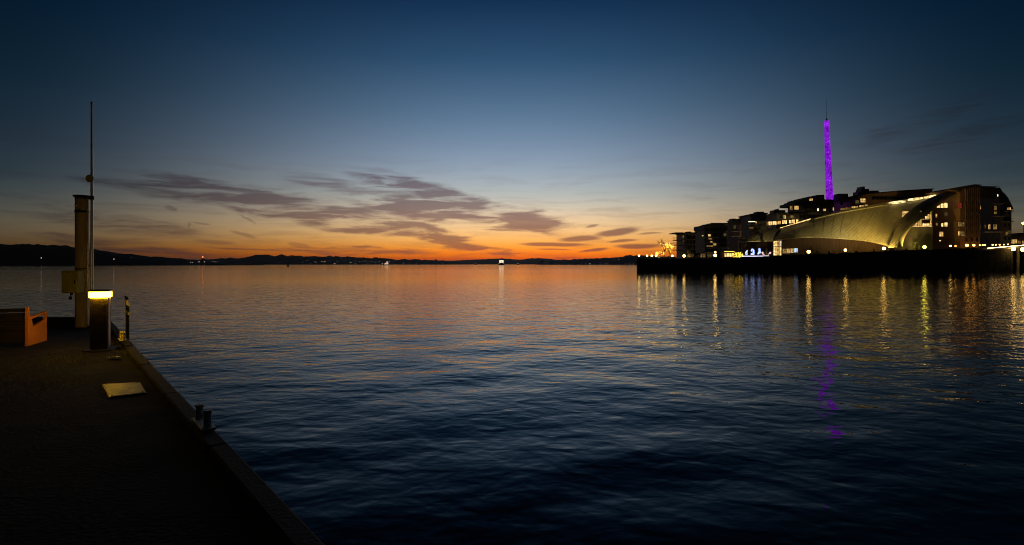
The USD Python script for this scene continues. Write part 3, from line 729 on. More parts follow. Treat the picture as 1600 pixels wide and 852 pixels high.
# floodlights set on the quay that wash the roof
FL = [  # column, row, metres behind the quay edge, aim (column, row, distance), power, label
    (1390, 389.5, 1.6, (1386, 358, 231), 4600, 'ground floodlight at the very foot of the curved museum roof'),
    (1366, 389.5, 1.6, (1350, 340, 235.5), 6400, 'second ground floodlight from the foot of the curved museum roof'),
    (1338, 391, 1.6, (1312, 343, 234.5), 6001, 'third ground floodlight from the foot of the curved museum roof'),
    (1296, 392.5, 1.6, (1268, 350, 231), 2600, 'leftmost ground floodlight under the curved museum roof'),
    (1416, 388.5, 1.6, (1432, 338, 232), 5500, 'ground floodlight below the roof arm beside the stair hall'),
    (1203, 398, 1.6, (1190, 367, 223.4), 1700, 'dim ground floodlight in front of the museum porch roof')]
for i, (x, y, D, aim, power, lb) in enumerate(FL):
    D += wall_depth(x)
    p = at(x, y, D)
    p[2] = zg(p[0]) + .002
    f0 = thing('floodlight', lb, 'floodlight', p, group='floodlights under the curved roof')
    d = at(*aim) - p - [0, 0, .45]
    d /= np.linalg.norm(d)
    R = trimesh.geometry.align_vectors([0, 0, 1], d)
    R[:3, 3] = [0, 0, .45]
    hs = cyl(.30, .36, -.25, .04, 14)
    hs.apply_transform(R)
    obj('housing', hs, 'dark_metal', f0)
    sn = trimesh.creation.annulus(.34, .37, .5, sections=14)
    sn.apply_translation([0, 0, .27])
    sn.apply_transform(R)
    obj('collar', sn, 'dark_metal', f0)
    obj('yoke', cat([box(-.42, -.37, -.05, .05, .0, .5), box(.37, .42, -.05, .05, .0, .5), box(-.42, .42, -.05, .05, -.01, .04)]), 'dark_metal', f0)
    ln = cyl(.28, .28, .041, .05, 14)
    ln.apply_transform(R)
    obj('lens', ln, 'flood_lens', f0)
    dl = UsdLux.DiskLight.Define(stage, str(f0.GetPath()) + '/light')
    dl.CreateRadiusAttr(.28); dl.CreateIntensityAttr(power); dl.CreateColorAttr(Gf.Vec3f(*((1.0, .60, .12) if power > 4000 and power != 6001 else (1.0, .69, .24))))
    z = d; x_ = np.cross([0, 0, 1.0], z); x_ /= np.linalg.norm(x_); y_ = np.cross(z, x_)
    o = np.array([0, 0, .45]) + d * .07
    dl.AddTransformOp().Set(Gf.Matrix4d(*[float(a) for a in (*(-x_), 0, *y_, 0, *(-z), 0, *o, 1)]))

# ---- purple light tower
D = 232 + 33
p = at(1297, 332, D)
tw = thing('light_tower', 'tall thin tower wrapped in purple light with a dark aerial on top', 'tower', (p[0], p[1], 0))
zt, zb, lean = Z_(189, D), Z_(334, D), X_(1291.5, D) - p[0]
obj('mast', rod((0, 0, zg(p[0])), (lean, 0, zt + 1), .9, .35, 12), 'dark_metal', tw, smooth=40)
nb = 34
for k in range(nb):
    z0, z1 = zb - 6 + (zt - zb + 6) * k / nb, zb - 6 + (zt - zb + 6) * (k + 1) / nb
    w0, w1 = np.interp([z0, z1], [zb, zt], [1.75, 1.05])
    c = cyl(w0, w1, z0 + .04, z1 - .04, 10)
    sh = np.interp(c.vertices[:, 2], [zb, zt], [0, lean])
    c.vertices[:, 0] += sh
    obj('light_band', c, 'purple_light', tw)
obj('aerial', rod((lean, 0, zt - 1), (lean, 0, Z_(154, D)), .12, .04, 6), 'dark_metal', tw)

# ------------------------------------------------------------------ lamps and small things on the promontory
L0 = None


def lamp(x, y, off=2.5, glass='lamp_glass', r=.42, label='white globe lamp post on the far promenade', group='globe lamps along the far promenade', name='globe_lamp'):
    global L0
    D = wall_depth(x) + off
    p = at(x, y, D)
    base = zg(p[0])
    h = max(p[2] - base, 1.2)
    th = thing(name, label, 'lamp', (p[0], p[1], base), group=group)
    obj('post', cat([cyl(.14, .14, 0, .25, 10), cyl(.07, .05, .25, h - r * .8, 10), cyl(.12, .16, h - r * 1.1, h - r * .8, 10)]), 'dark_metal', th)
    obj('globe', ball(r, (0, 0, h), 2), glass, th, smooth=True)
    return th


for k, (x, y) in enumerate(((998.5, 404 - 1), (1011, 403.5), (1018.5, 404), (1025, 403), (1050.5, 403))):
    lamp(x, y, 3, r=.36, label=['small lamp at the very tip of the far quay', 'second small lamp from the tip of the far quay', 'third small lamp from the tip, closest behind the second', 'small lamp just left of the fairy lit trees', 'small lamp between the bare trees and the low apartment block'][k], group='lamps at the tip of the far quay', name='quay_lamp')
for x, y, gl, r_, lb in ((1069, 402, 'lamp_glass', .5, 'globe lamp in front of the low apartment block at the tip'), (1117.5, 401, 'lamp_glass', .55, 'lower of two globe lamps by the white columns'), (1263.5, 393.5, 'lamp_glass', .62, 'globe lamp at the left end of the dark timber museum front'),
                     (1321, 391, 'lamp_glass', .52, 'globe lamp before the middle of the museum front'), (1381, 388.5, 'lamp_glass', .62, 'globe lamp at the foot of the curved roof'), (1444.5, 386.5, 'lamp_glass_green', .6, 'greenish yellow lamp below the glass stair hall'),
                     (1485, 384.6, 'lamp_glass', .42, 'orange tinted globe lamp in front of the museum annex'), (1511, 383.5, 'lamp_glass_orange', .55, 'larger of two orange lamps before the annex corner'), (1521.5, 383.3, 'lamp_glass_orange', .45, 'smaller of two orange lamps before the annex corner')):
    lamp(x, y, 3.2, gl, r_, lb, None)
lamp(1117.5, 394.3, 5.5, 'lamp_glass', .35, 'taller lamp above the lower one by the white columns', None)
lamp(1123.3, 366.4, 30, 'lamp_glass_orange', .5, 'round orange terrace lamp on the stepped apartments', None, 'terrace_lamp')
ORD = ['first', 'second', 'third', 'fourth', 'fifth', 'sixth', 'seventh', 'eighth', 'ninth']
for k, (x, y) in enumerate(((1493, 386), (1531, 385.4), (1535.5, 384.2), (1539, 385.8), (1551, 384.4), (1556, 384.6), (1562, 383.6), (1568.5, 383), (1575, 382.4))):
    lamp(x, y, 3, 'lamp_glass_orange', .26, ORD[k] + ' from the left of the small warm lamps below the round end apartments', 'small lamps on the right promenade', 'path_lamp')

# blue light figures on a stage
stg = thing('light_stage', 'low stage with a bright white edge before the museum porch', 'stage', (0, 0, 0))
D = 213.0
z = zg(X_(1180, D))
obj('platform', box(X_(1156, D), X_(1206, D), D, D + 6, z - .3, z + .45), 'concrete', stg)
obj('edge_strip', box(X_(1156, D), X_(1206, D), D - .08, D - .003, z + .22, z + .42), 'stage_edge', stg)
zs = z + .452


def blobs(parts, seed):
    ms = []
    for (x, y_, zz, rx, ry, rz_) in parts:
        b = ball(1, sub=2)
        b.vertices *= [rx, ry, rz_]
        b.vertices *= 1 + .12 * (meshkit.noise(b.vertices * 2 + seed, seed)[:, None] - .5)
        b.apply_translation([x, y_, zz])
        ms.append(b)
    return cat(ms)


FIG = [(1166.5, 1.7, 'glowing blue-white figure at the left end of the stage', [(0, 0, .55, .5, .4, .55), (.05, 0, 1.25, .38, .32, .5), (.22, 0, 1.75, .26, .24, .28), (-.35, 0, .9, .2, .2, .35)]),
       (1176, 2.5, 'largest glowing blue-white figure, curled shape in the middle of the stage', [(0, 0, .45, .78, .5, .4), (.35, 0, 1.05, .36, .34, .5), (.3, 0, 1.75, .34, .3, .45), (-.1, 0, 2.25, .42, .3, .3), (-.5, 0, 1.75, .2, .2, .3)]),
       (1186.5, 2.6, 'glowing blue-white upright figure on a dark foot nearest the small dark fir', [(0, 0, 1.0, .5, .4, .45), (.1, 0, 1.6, .42, .34, .5), (0, 0, 2.3, .46, .34, .36), (-.45, 0, .6, .22, .2, .4)])]
for k, (x, h, lb, parts) in enumerate(FIG):
    f = thing('light_figure', lb, 'sculpture', (X_(x, D + 2), D + 2, zs + .25))
    obj('body', blobs(parts, k), 'sculpture_blue', f, smooth=True)
    obj('foot', cat([cyl(.7, .62, -.25, .12, 12), cyl(.3, .2, .1, .45, 10)]), 'dark_metal', f)
for x, tl, lb in ((1193.5, -25, 'leaning pinkish white light block left of the small dark fir'), (1201, 30, 'leaning pinkish white light block right of the small dark fir')):
    f = thing('light_block', lb, 'sculpture', (X_(x, D + 2), D + 2, zs))
    m = rbox(-.28, .28, -.25, .25, .05, 1.5, .06)
    m.apply_transform(trimesh.transformations.rotation_matrix(math.radians(tl), [0, 1, 0]))
    m.apply_translation([0, 0, .15])
    obj('body', m, 'sculpture_pink', f)
    obj('foot', rbox(-.5, .5, -.35, .35, 0, .3, .05), 'concrete', f)


def conifer(x, y_top, D, base, label, w=.9, group=None):
    t = thing('fir_tree', label, 'tree', (X_(x, D), D, base), group=group)
    h = Z_(y_top, D) - base
    obj('trunk', cyl(.14, .03, 0, h * .95, 8), 'bark', t)
    r = np.random.default_rng(int(x))
    tri = []
    for k in range(420):
        f_ = r.random() ** .7
        zz = h * (.12 + .86 * f_)
        R = w * (1.02 - f_) * r.uniform(.5, 1.1)
        a_ = r.uniform(0, 6.283)
        c = np.array([R * math.cos(a_), R * math.sin(a_), zz])
        d1 = np.array([math.cos(a_), math.sin(a_), -.35]) * .3
        d2 = np.array([-math.sin(a_), math.cos(a_), r.uniform(-.3, .3)]) * .16
        tri += [c - d2, c + d2, c + d1]
    obj('crown', (np.array(tri), np.arange(len(tri)).reshape(-1, 3)), 'foliage', t)


conifer(1197.3, 385.5, D + 2.6, zs, 'small dark fir standing between two leaning light blocks', .6)


def bare_tree(x, y_top, D, base, label, seed, bulbs=0, group=None, spread=.5):
    t = thing('bare_tree', label, 'tree', (X_(x, D), D, base), group=group)
    h = Z_(y_top, D) - base
    r = np.random.default_rng(seed)
    segs, tips = [], []

    def grow(p, d, length, rad, lvl):
        q = p + d * length
        segs.append((p, q, rad, rad * .68))
        tips.append((p + q) / 2); tips.append(q)
        if lvl == 0:
            return
        for _ in range(3 if lvl > 1 else 4):
            e = d + r.normal(0, spread, 3)
            e[2] = abs(e[2]) * .8 + .25
            e /= np.linalg.norm(e)
            grow(p + (q - p) * r.uniform(.55, 1), e, length * r.uniform(.55, .75), rad * .6, lvl - 1)
    grow(np.array([0, 0, 0.]), np.array([0, 0, 1.]), h * .38, .16, 4)
    obj('trunk', rod(*segs[0], n=8), 'bark', t)
    obj('crown', cat([rod(a_, b_, max(c_, .025), max(d_, .02), 4) for a_, b_, c_, d_ in segs[1:]]), 'bark', t)
    if bulbs:
        lows = [p_ for p_ in tips if p_[2] < h * .62]
        pick = r.choice(len(lows), bulbs)
        ms = [ball(.06, lows[k] + r.normal(0, .25, 3), 0) for k in pick]
        stuff('light_bulbs', cat(ms), 'fairy_bulb', t)


D = 206.0
bare_tree(1038, 366, D, zg(X_(1038, D)), 'tall bare tree hung with yellow fairy lights on the far quay tip', 3, 150)
bare_tree(1047, 376, D + 3, zg(X_(1047, D)), 'thin bare tree beside the fairy light tree, near the end wall balconies', 5, 24)
bare_tree(1030, 388, D, zg(X_(1030, D)), 'low bare tree with dense yellow fairy lights left of the tall one', 8, 90)
# shrubs in front of the low block


def shrub(x, y, D, w, h, label, seed, bulbs=0):
    base = zg(X_(x, D))
    t = thing('shrub', label, 'shrub', (X_(x, D), D, base))
    r = np.random.default_rng(seed)
    tri = []
    for k in range(420):
        v = r.normal(0, 1, 3); v /= np.linalg.norm(v)
        c = v * r.uniform(.6, 1.05) * [w, w * .7, h * .5] + [0, 0, h * .5]
        a_, b_ = r.normal(0, .16, 3), r.normal(0, .16, 3)
        tri += [c, c + a_, c + b_]
    obj('foliage', (np.array(tri), np.arange(len(tri)).reshape(-1, 3)), 'foliage', t)
    obj('stem', cyl(.08, .04, 0, h * .6, 6), 'bark', t)
    if bulbs:
        ms = []
        for k in range(bulbs):
            v = r.normal(0, 1, 3); v /= np.linalg.norm(v); v[1] = -abs(v[1])
            ms.append(ball(.07, v * [w, w * .75, h * .5] + [0, 0, h * .5], 0))
        stuff('light_bulbs', cat(ms), 'fairy_bulb', t)


for k, (x, w, h, lb) in enumerate(((1083, 1.1, 2.6, 'dark round shrub between the low block and the columns'), (1090, 1.2, 2.9, 'dark shrub in front of the leftmost white column'), (1276, 1.0, 2.0, 'dark shrub right of the lamp at the timber front'), (1432, 1.2, 3.2, 'dark bush left of the greenish lamp'), (1428, 1.6, 3.8, 'dark bush at the base of the roof arm'))):
    shrub(x, 400, wall_depth(x) + 5, w, h, lb, 30 + k)
for k, x in enumerate((1148, 1152.5, 1157)):
    shrub(x, 400, 212, .9, 1.9, ['hedge bush draped with yellow lights next to the lit kiosk', 'middle hedge bush draped with yellow lights', 'hedge bush draped with yellow lights next to the stage'][k], 40 + k, 60)
ki = thing('lit_kiosk', 'low kiosk with a glowing yellow front and bulbs along its roof edge', 'kiosk')
D = 213
z = zg(X_(1138, D))
obj('body', box(X_(1131, D), X_(1146, D), D, D + 3, z - .5, Z_(394.6, D)), 'wood_wall', ki)
obj('roof', box(X_(1130.4, D), X_(1146.6, D), D - .5, D + 3.4, Z_(394.6, D) + .003, Z_(394.0, D)), 'dark_metal', ki)
for x0, x1 in ((1131.6, 1135.0), (1135.5, 1138.9), (1139.4, 1142.4), (1142.9, 1145.6)):
    window(ki, x0, x1, 396, 401.4, D, 'lit_bright', 'dark_metal', 0)
stuff('light_bulbs', cat([ball(.08, (X_(x, D), D - .55, Z_(393.6, D)), 1) for x in np.linspace(1131, 1146, 16)]), 'fairy_bulb', ki)

# bridge at the right with a lit handrail
bd = thing('foot_bridge', 'footbridge with a bright line of light along its rail at the right edge', 'bridge')
pa, pb = at(1542, 388, 224), at(1660, 378, 236)
k = np.linspace(0, 1, 25)[:, None]
line = pa * (1 - k) + pb * k
ang = math.atan2(pb[1] - pa[1], pb[0] - pa[0])


def along(x0, x1, y0, y1, z0, z1):
    L_ = np.linalg.norm(pb - pa)
    m = box(0, L_, y0, y1, z0, z1)
    m.vertices[:, 2] += (pb[2] - pa[2]) * m.vertices[:, 0] / L_
    m.apply_transform(trimesh.transformations.rotation_matrix(ang, [0, 0, 1]))
    m.apply_translation(pa)
    return m


obj('deck', along(0, 1, -.2, 4, -1.0, -.5), 'concrete', bd)
obj('rail_light', along(0, 1, -.28, -.2, -.2, .12), 'strip_light', bd)
for i in range(1, 24, 2):
    obj('baluster', rod(line[i] + [0, -.1, -.5], line[i] + [0, -.1, .7], .05, n=6), 'dark_metal', bd)
for i in (11, 21):
    obj('pier', cyl(.5, .5, -4, line[i][2] - 1, 12, line[i][0], line[i][1] + 2), 'concrete', bd)
for x, y in ((1583.5, 389.2), (1598, 390.0)):
    D = 222.0
    p = at(x, y, D + 4)
    t = thing('under_bridge_lamp', 'round lamp hanging on the footbridge side, ' + ('nearer the wall end' if x < 1590 else 'at the picture edge'), 'lamp', p)
    obj('globe', ball(.75), 'lamp_glass', t, smooth=True)
    obj('bracket', rod((0, 0, .4), (0, .2, 1.2), .06, n=6), 'dark_metal', t)
building('shop_row', 'low dark building behind the footbridge with an orange lit shop front', [(1574, 367), (1590, 365.5), (1640, 365)], 290, 12, 'brick_wall', lit=[(1580, 1589, 374.5, 380.5, 'lit_mid', 3), (1590.5, 1595, 376.5, 380.5, 'lit_dim', 1), (1597, 1602, 376.5, 380.5, 'lit_mid', 1)], seed=12)
structure('far_quay', box(X_(1574, 284), 420, 284, 330, -4, Z_(383.5, 284)), 'quay_wall')
p = at(1599, 349, 300)
t = thing('light_mast', 'tall thin mast with one orange light at the right edge', 'lamp', (p[0], p[1], 8))
obj('mast', cyl(.25, .12, 0, p[2] - 8, 10), 'dark_metal', t)
obj('lamp_head', ball(.7, (0, 0, p[2] - 8)), 'lamp_glass_orange', t, smooth=True)

# ------------------------------------------------------------------ distant shore: houses, boats, buoys
h0 = None
r = np.random.default_rng(77)


def far_house(x, y, D, size, glass, label, group):
    p = at(x, y, D)
    s = size * D / F
    t = thing('shore_house', label, 'house', (p[0], p[1], p[2] - s * .6), group=group)
    obj('wall', box(-s, s, 0, s * 1.4, -s, s * 1.1), 'dark_wall', t)
    obj('roof', prism([(-s * 1.15, s * 1.1 + .02), (s * 1.15, s * 1.1 + .02), (0, s * 1.9)], -.1 * s, s * 1.5), 'black_roof', t)
    obj('window', box(-s * .55, s * .55, -s * .12, -.01 * s, s * .15, s * .95), glass, t)


for x, y, gl, sz, lb in ((64.5, 403.2, 'shore_lamp', .9, 'single lit house low on the dark wooded shore, left of the tall pile'), (178, 405, 'shore_lamp', .9, 'single lit house on the dark wooded shore, right of the flagpole'), (205.5, 402.8, 'shore_dim', .7, 'faint lit house higher on the wooded shore above the small buoy')):
    far_house(x, y, 1330, sz, gl, lb, None)
for k, (x, y) in enumerate(((297.5, 410), (301, 410), (311, 409.4), (319.5, 409.4))):
    far_house(x, y, 1340, .75, 'shore_lamp', ['leftmost lit house by the beacon point, touching its neighbour', 'second lit house by the beacon point, right beside the leftmost', 'lone lit house just left of the beacon foot', 'lit house just right of the beacon foot'][k], 'lit houses by the beacon point')
for k, (x, y) in enumerate(((332, 409.2), (334.5, 409.2), (337, 409.6), (339.5, 409.6))):
    far_house(x, y, 1342, .5, 'shore_dim', ORD[k] + ' from the left in the tight row of faint houses right of the beacon', 'tight row of faint houses right of the beacon')
spots = [(434, 410, 1), (473, 409.5, 1), (492.5, 409, 1), (494, 409.5, 1), (503, 408.5, 2), (506.5, 409, 2), (508.5, 408, 1), (522.5, 411.5, 2), (524, 412, 1), (527, 408.5, 1), (533, 404, 1), (547, 410, 2), (549, 410, 1), (555, 413 - 1, 1), (562, 408, 1), (567, 409, 1), (571, 407.5, 1), (580, 408.6, 1), (586, 410, 1), (593, 408.5, 2), (608.8, 408.7, 2), (631, 410.8, 1), (651, 411.5, 1), (692, 411, 1), (480, 407, 0), (515, 406.5, 0), (540, 407, 0), (575, 411.5, 0), (486, 411, 0), (556, 406.5, 0)]
for x, y, b in spots:
    far_house(x + r.uniform(-.4, .4), y + .4, 3700, .42 + .12 * b, ['shore_dim', 'shore_dim', 'shore_lamp'][b], 'tiny lit house of the hillside town on the middle shore', 'lit houses of the hillside town')
for x, y, b in ((923, 412.2, 2), (938.5, 411, 1), (946, 411.2, 2), (949, 411, 2), (960, 406.2, 1), (967, 405, 2), (977, 412, 1), (984, 411.9, 2), (990, 411.8, 2), (915, 411.5, 1)):
    far_house(x, y + .4, 2690, .4 + .1 * b, ['shore_dim', 'shore_dim', 'shore_lamp'][b], 'tiny lit house on the dark headland left of the far quay', 'lit houses on the headland')

# beacon at the point
p = at(316.8, 401.8, 1360)
t = thing('beacon_tower', 'slim beacon with an orange red light above the point', 'beacon', (p[0], p[1], WATER))
h = p[2] - WATER
obj('tower', cat([cyl(2.2, 1.3, 0, h - 1.2, 12), cyl(2.0, 2.0, h - 1.5, h - 1.1, 12)]), 'red_paint', t, smooth=40)
obj('lantern', ball(.9, (0, 0, h)), 'red_lamp', t, smooth=True)
conifer(322.8, 401.5, 1362, WATER, 'lone dark tree close to the right of the beacon', 2.4)


def ship(name, label, x, y_w, D, length, parts):
    p = at(x, y_w, D)
    t = thing(name, label, 'boat' if length < 20 else 'ferry', (p[0], p[1], WATER))
    for nm, m, mt in parts:
        obj(nm, m, mt, t)
    return t


def hull(L_, B, H, bow=.25):
    v, n = [], 9
    for zz, k in ((-.8, .7), (H, 1.0)):
        a = [(-L_ / 2 * k, B / 2 * k), (L_ * (.5 - bow) * k, B / 2 * k), (L_ / 2 * (k if zz < 0 else 1.05), 0), (L_ * (.5 - bow) * k, -B / 2 * k), (-L_ / 2 * k, -B / 2 * k)]
        v += [(x, y, zz) for x, y in a]
    return trimesh.convex.convex_hull(np.array(v))


D = 1900
u = D / F
ship('ferry', 'ferry with a bright white lit superstructure on a dark hull before the distant hills', 783.4, 413.5, D, 22,
     [('hull', hull(10 * u, 4 * u, 1.9 * u), 'hull_paint'), ('deck_house', box(-3.8 * u, 3.8 * u, -1.4 * u, 1.4 * u, 1.92 * u, 3.6 * u), 'dark_wall'), ('upper_house', box(-3.4 * u, 3.4 * u, -1.6 * u, 1.6 * u, 3.61 * u, 7.6 * u), 'ship_light'),
      ('window_band', box(-.9 * u, .9 * u, -1.68 * u, -1.61 * u, 5.4 * u, 6.0 * u), 'dark_glass'), ('funnel', cyl(.8 * u, .6 * u, 7.62 * u, 9.4 * u, 10), 'red_paint'), ('mast', rod((0, 0, 9.3 * u), (0, 0, 12.4 * u), .22 * u), 'dark_metal'),
      ('deck_light', ball(.5 * u, (-3.6 * u, -1.9 * u, 2.4 * u), 1), 'shore_dim'), ('deck_light', ball(.5 * u, (3.2 * u, -1.9 * u, 2.4 * u), 1), 'shore_dim')])
D = 1500
u = D / F
ship('passenger_boat', 'small passenger boat with pale pinkish cabin in front of the hillside town', 602, 414.2, D, 14,
     [('hull', hull(13 * u, 3.4 * u, 1.3 * u), 'hull_paint'), ('cabin', box(-1.0 * u, 4.6 * u, -1.2 * u, 1.2 * u, 1.31 * u, 3.4 * u), 'ship_pink'), ('wheel_house', box(1.6 * u, 4.2 * u, -1 * u, 1 * u, 3.42 * u, 6.0 * u), 'ship_pink'), ('window', box(1.8 * u, 4.0 * u, -1.06 * u, -1.01 * u, 4.6 * u, 5.4 * u), 'dark_glass'),
      ('mast', rod((2 * u, 0, 6 * u), (2 * u, 0, 8.6 * u), .15 * u), 'dark_metal'), ('deck_light', ball(.5 * u, (-4.4 * u, -1.5 * u, 2.2 * u), 1), 'shore_lamp')])
D = 2000
u = D / F
for x, lb, gl in ((743.5, 'tiny boat with a reddish light left of the ferry', 'red_lamp'), (809.5, 'tiny boat with a white light right of the ferry', 'shore_lamp'), (921, 'tiny boat with a pale light close to the headland shore', 'shore_lamp')):
    ship('small_boat', lb, x, 413.7, D, 8, [('hull', hull(4.4 * u, 1.6 * u, .6 * u), 'hull_paint'), ('cabin', box(-.6 * u, .9 * u, -.5 * u, .5 * u, .61 * u, 1.5 * u), 'dark_wall'), ('light', ball(.42 * u, (-.2 * u, -.3 * u, 1.9 * u), 1), gl)])


def buoy(x, D, h, w, label):
    t = thing('sea_buoy', label, 'buoy', (X_(x, D), D, WATER))
    obj('float', cat([cyl(w, w, -.6, h * .4, 14), cyl(w, w * .3, h * .4, h * .62, 14)]), 'hull_paint', t, smooth=40)
    obj('cage', cat([rod((w * .5 * math.cos(a), w * .5 * math.sin(a), h * .5), (.1 * math.cos(a), .1 * math.sin(a), h * .85), .08) for a in (0, 1.57, 3.14, 4.71)]), 'dark_metal', t)
    obj('top_mark', cyl(w * .45, .05, h * .82, h, 10), 'hull_paint', t)


buoy(450, 640, 3.3, 1.3, 'dark stubby buoy on open water in front of the middle hills')
buoy(205, 900, 4.2, 1.0, 'small dark buoy near the wooded shore, right of the flagpole')
buoy(190, 700, 1.4, .7, 'tiny low float left of the small dark buoy')

# ------------------------------------------------------------------ the near quay
# coping: timber beams along the edge, one after another
cp = thing('edge_timber', 'weathered timber kerb along the near quay edge', 'kerb')
L_ = np.linalg.norm(c1 - c0)
ang = math.atan2(EDGE_D[1], EDGE_D[0])
pos = 0.0
r = np.random.default_rng(5)
while pos < L_ - .3:
    l = min(2.4, L_ - pos)
    b = rbox(.012, l - .012, -.075, .075, -.05, .075 + r.uniform(-.008, .008), .018)
    b.apply_transform(trimesh.transformations.rotation_matrix(ang, [0, 0, 1]))
    b.apply_translation([*(c0 + EDGE_D * pos - EDGE_N * .08), 0])
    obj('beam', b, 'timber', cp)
    pos += l
pos = c1[0] - .3
while pos > -30:
    b = rbox(pos - 2.4 + .012, pos - .012, FAR_Y - .24, FAR_Y - .02, -.05, .20 + r.uniform(-.01, .01), .02)
    obj('beam', b, 'timber', cp)
    pos -= 2.4

# light bollard
px, py = ground_at(157, 547)[:2]
lb = thing('light_bollard', 'square corten light bollard with a glowing yellow band under its flat cap', 'lamp', (px, py, 0), rz=24)
W, Hb = .132, 1.09
obj('base_plate', rbox(-.23, .23, -.23, .23, .0, .03, .008), 'dark_metal', lb)
obj('body', rbox(-W, W, -W, W, .03, Hb - .141, .012), 'corten', lb)
obj('light_band', rbox(-W - .014, W + .014, -W - .014, W + .014, Hb - .140, Hb - .035, .012), 'bollard_light', lb)
obj('cap', rbox(-W - .026, W + .026, -W - .026, W + .026, Hb - .034, Hb, .01), 'corten', lb)
obj('side_trim', rbox(W - .004, W + .022, -W - .012, -W + .03, .03, Hb - .141, .004), 'aluminium', lb)
obj('lock', rod((.07, -W - .008, Hb - .26), (.07, -W + .002, Hb - .26), .014), 'aluminium', lb)

# pile with cap, electric box, and the flagpole beside it
px, py = ground_at(128.2, 511)[:2]
D = py
pl = thing('mooring_pile', 'thick yellowish steel pile with a dark flat cap', 'pile', (px, py, 0))
ztop = Z_(308, D)
obj('shaft', cyl(.142, .142, -.05, ztop, 28), 'pile_paint', pl, smooth=40)
obj('cap', cat([cyl(.185, .185, ztop + .001, ztop + .035, 28), cyl(.15, .15, ztop - .05, ztop, 28)]), 'dark_metal', pl, smooth=40)
obj('clamp', cat([cyl(.152, .152, Z_(331, D) - .03, Z_(331, D) + .03, 28), rod((.02, -.14, Z_(331, D)), (.1, -.2, Z_(331, D) + .02), .025)]), 'dark_metal', pl, smooth=40)
obj('light_fitting', cat([ball(.035, (-.02, -.165, Z_(322.5, D)), 2)]), 'aluminium', pl, smooth=True)
obj('conduit', rod((.165, -.04, .1), (.165, -.04, Z_(310, D)), .016, n=10), 'aluminium', pl, smooth=40)
for y in (420,):
    obj('band', cyl(.149, .149, Z_(y, D) - .012, Z_(y, D) + .012, 28), 'dark_metal', pl, smooth=40)
bx = thing('switch_box', 'olive yellow electric box mounted on the pile at waist height', 'box', (px - .02, py - .15, 0))
x0, x1, z0, z1 = X_(113.5, D) - px + .02, X_(139, D) - px + .02, Z_(457, D), Z_(422.5, D)
obj('case', rbox(x0, x1, -.2, -.003, z0, z1, .012), 'box_paint', bx)
obj('door', rbox(x0 + .02, x1 - .02, -.214, -.2005, z0 + .02, z1 - .02, .005), 'box_paint', bx)
obj('handle', rbox(x1 - .075, x1 - .055, -.235, -.214, (z0 + z1) / 2 - .05, (z0 + z1) / 2 + .05, .005), 'dark_metal', bx)
obj('cable_gland', cyl(.03, .03, z0 - .05, z0, 12, (x0 + x1) / 2 - .03, -.1), 'dark_metal', bx)
obj('hasp', cat([rbox(-.06 + .05, .0 + .05, -.24, -.19, z0 - .16, z0 - .08, .01), rod((.02, -.2, z0 - .1), (.02, -.2, z0 + .02), .012)]), 'dark_metal', bx)
obj('bolt', ball(.018, (x0 + .16, -.216, z1 - .05), 1), 'dark_metal', bx)
fx = X_(141, D) + .0
fp = thing('flag_pole', 'tall slim aluminium pole with a small round plate halfway up', 'pole', (fx, py + .05, 0))
obj('shaft', cyl(.04, .022, 0, Z_(160, D), 16), 'aluminium', fp, smooth=40)
obj('round_plate', (lambda m: (m.apply_transform(trimesh.transformations.rotation_matrix(math.pi / 2, [1, 0, 0])), m.apply_translation([-.015, -.05, Z_(279, D)]), m)[2])(cyl(.095, .095, -.01, .01, 24)), 'box_paint', fp)
obj('sleeve', cyl(.05, .048, Z_(312, D), Z_(306, D), 16), 'dark_metal', fp, smooth=40)
for y in (310, 415, 465):
    obj('bracket', box(-.15, .01, -.02, .02, Z_(y, D) - .02, Z_(y, D) + .02), 'dark_metal', fp)
obj('base_flange', cyl(.1, .1, 0, .03, 16), 'dark_metal', fp, smooth=40)
obj('end_cap', ball(.03, (0, 0, Z_(160, D)), 2), 'aluminium', fp, smooth=True)

# bench
p0, p1 = ground_at(43.5, 541)[:2], ground_at(73.5, 532.5)[:2]
bn = thing('bench', 'wooden bench with a solid orange end panel and slatted back', 'bench', (*p0, 0))
d = (p1 - p0)
dep = np.linalg.norm(d)
d /= dep
side = np.array([-d[1], d[0]])          # away from the panel, to the left
T = np.eye(4)
T[:3, 0], T[:3, 1], T[:3, 2] = [*d, 0], [*side, 0], [0, 0, 1]


def put(m):
    m.apply_transform(T)
    return m


HB = .735
outer = [(0, .0), (dep, .0), (dep, .60), (.10, .545), (.055, HB - .01), (.03, HB), (0, HB)]
hole = [(.16, .50), (dep - .06, .555), (dep - .06, .44), (.21, .34)]
for off in (0.0, 1.85):
    m = trimesh.creation.extrude_polygon(Polygon(outer, [hole]), .045, engine='earcut')
    v = m.vertices.copy()
    m.vertices = np.stack([v[:, 0], v[:, 2] + off, v[:, 1]], 1)
    m.fix_normals()
    obj('end_panel', put(m), 'orange_paint', bn)
for k in range(5):
    z0 = .30 + k * .085
    obj('back_slat', put(rbox(.035 + .004 * k - .02, .06 - .004 * k, .047, 1.848, z0, z0 + .075, .006)), 'bench_wood', bn)
for k in range(5):
    x0 = .10 + k * .118
    obj('seat_slat', put(rbox(x0, x0 + .105, .047, 1.848, .335, .365, .006)), 'bench_wood', bn)
obj('front_apron', put(rbox(dep - .06, dep - .03, .047, 1.848, .20, .33, .005)), 'bench_wood', bn)
obj('back_apron', put(rbox(.02, .045, .047, 1.848, .06, .29, .005)), 'bench_wood', bn)

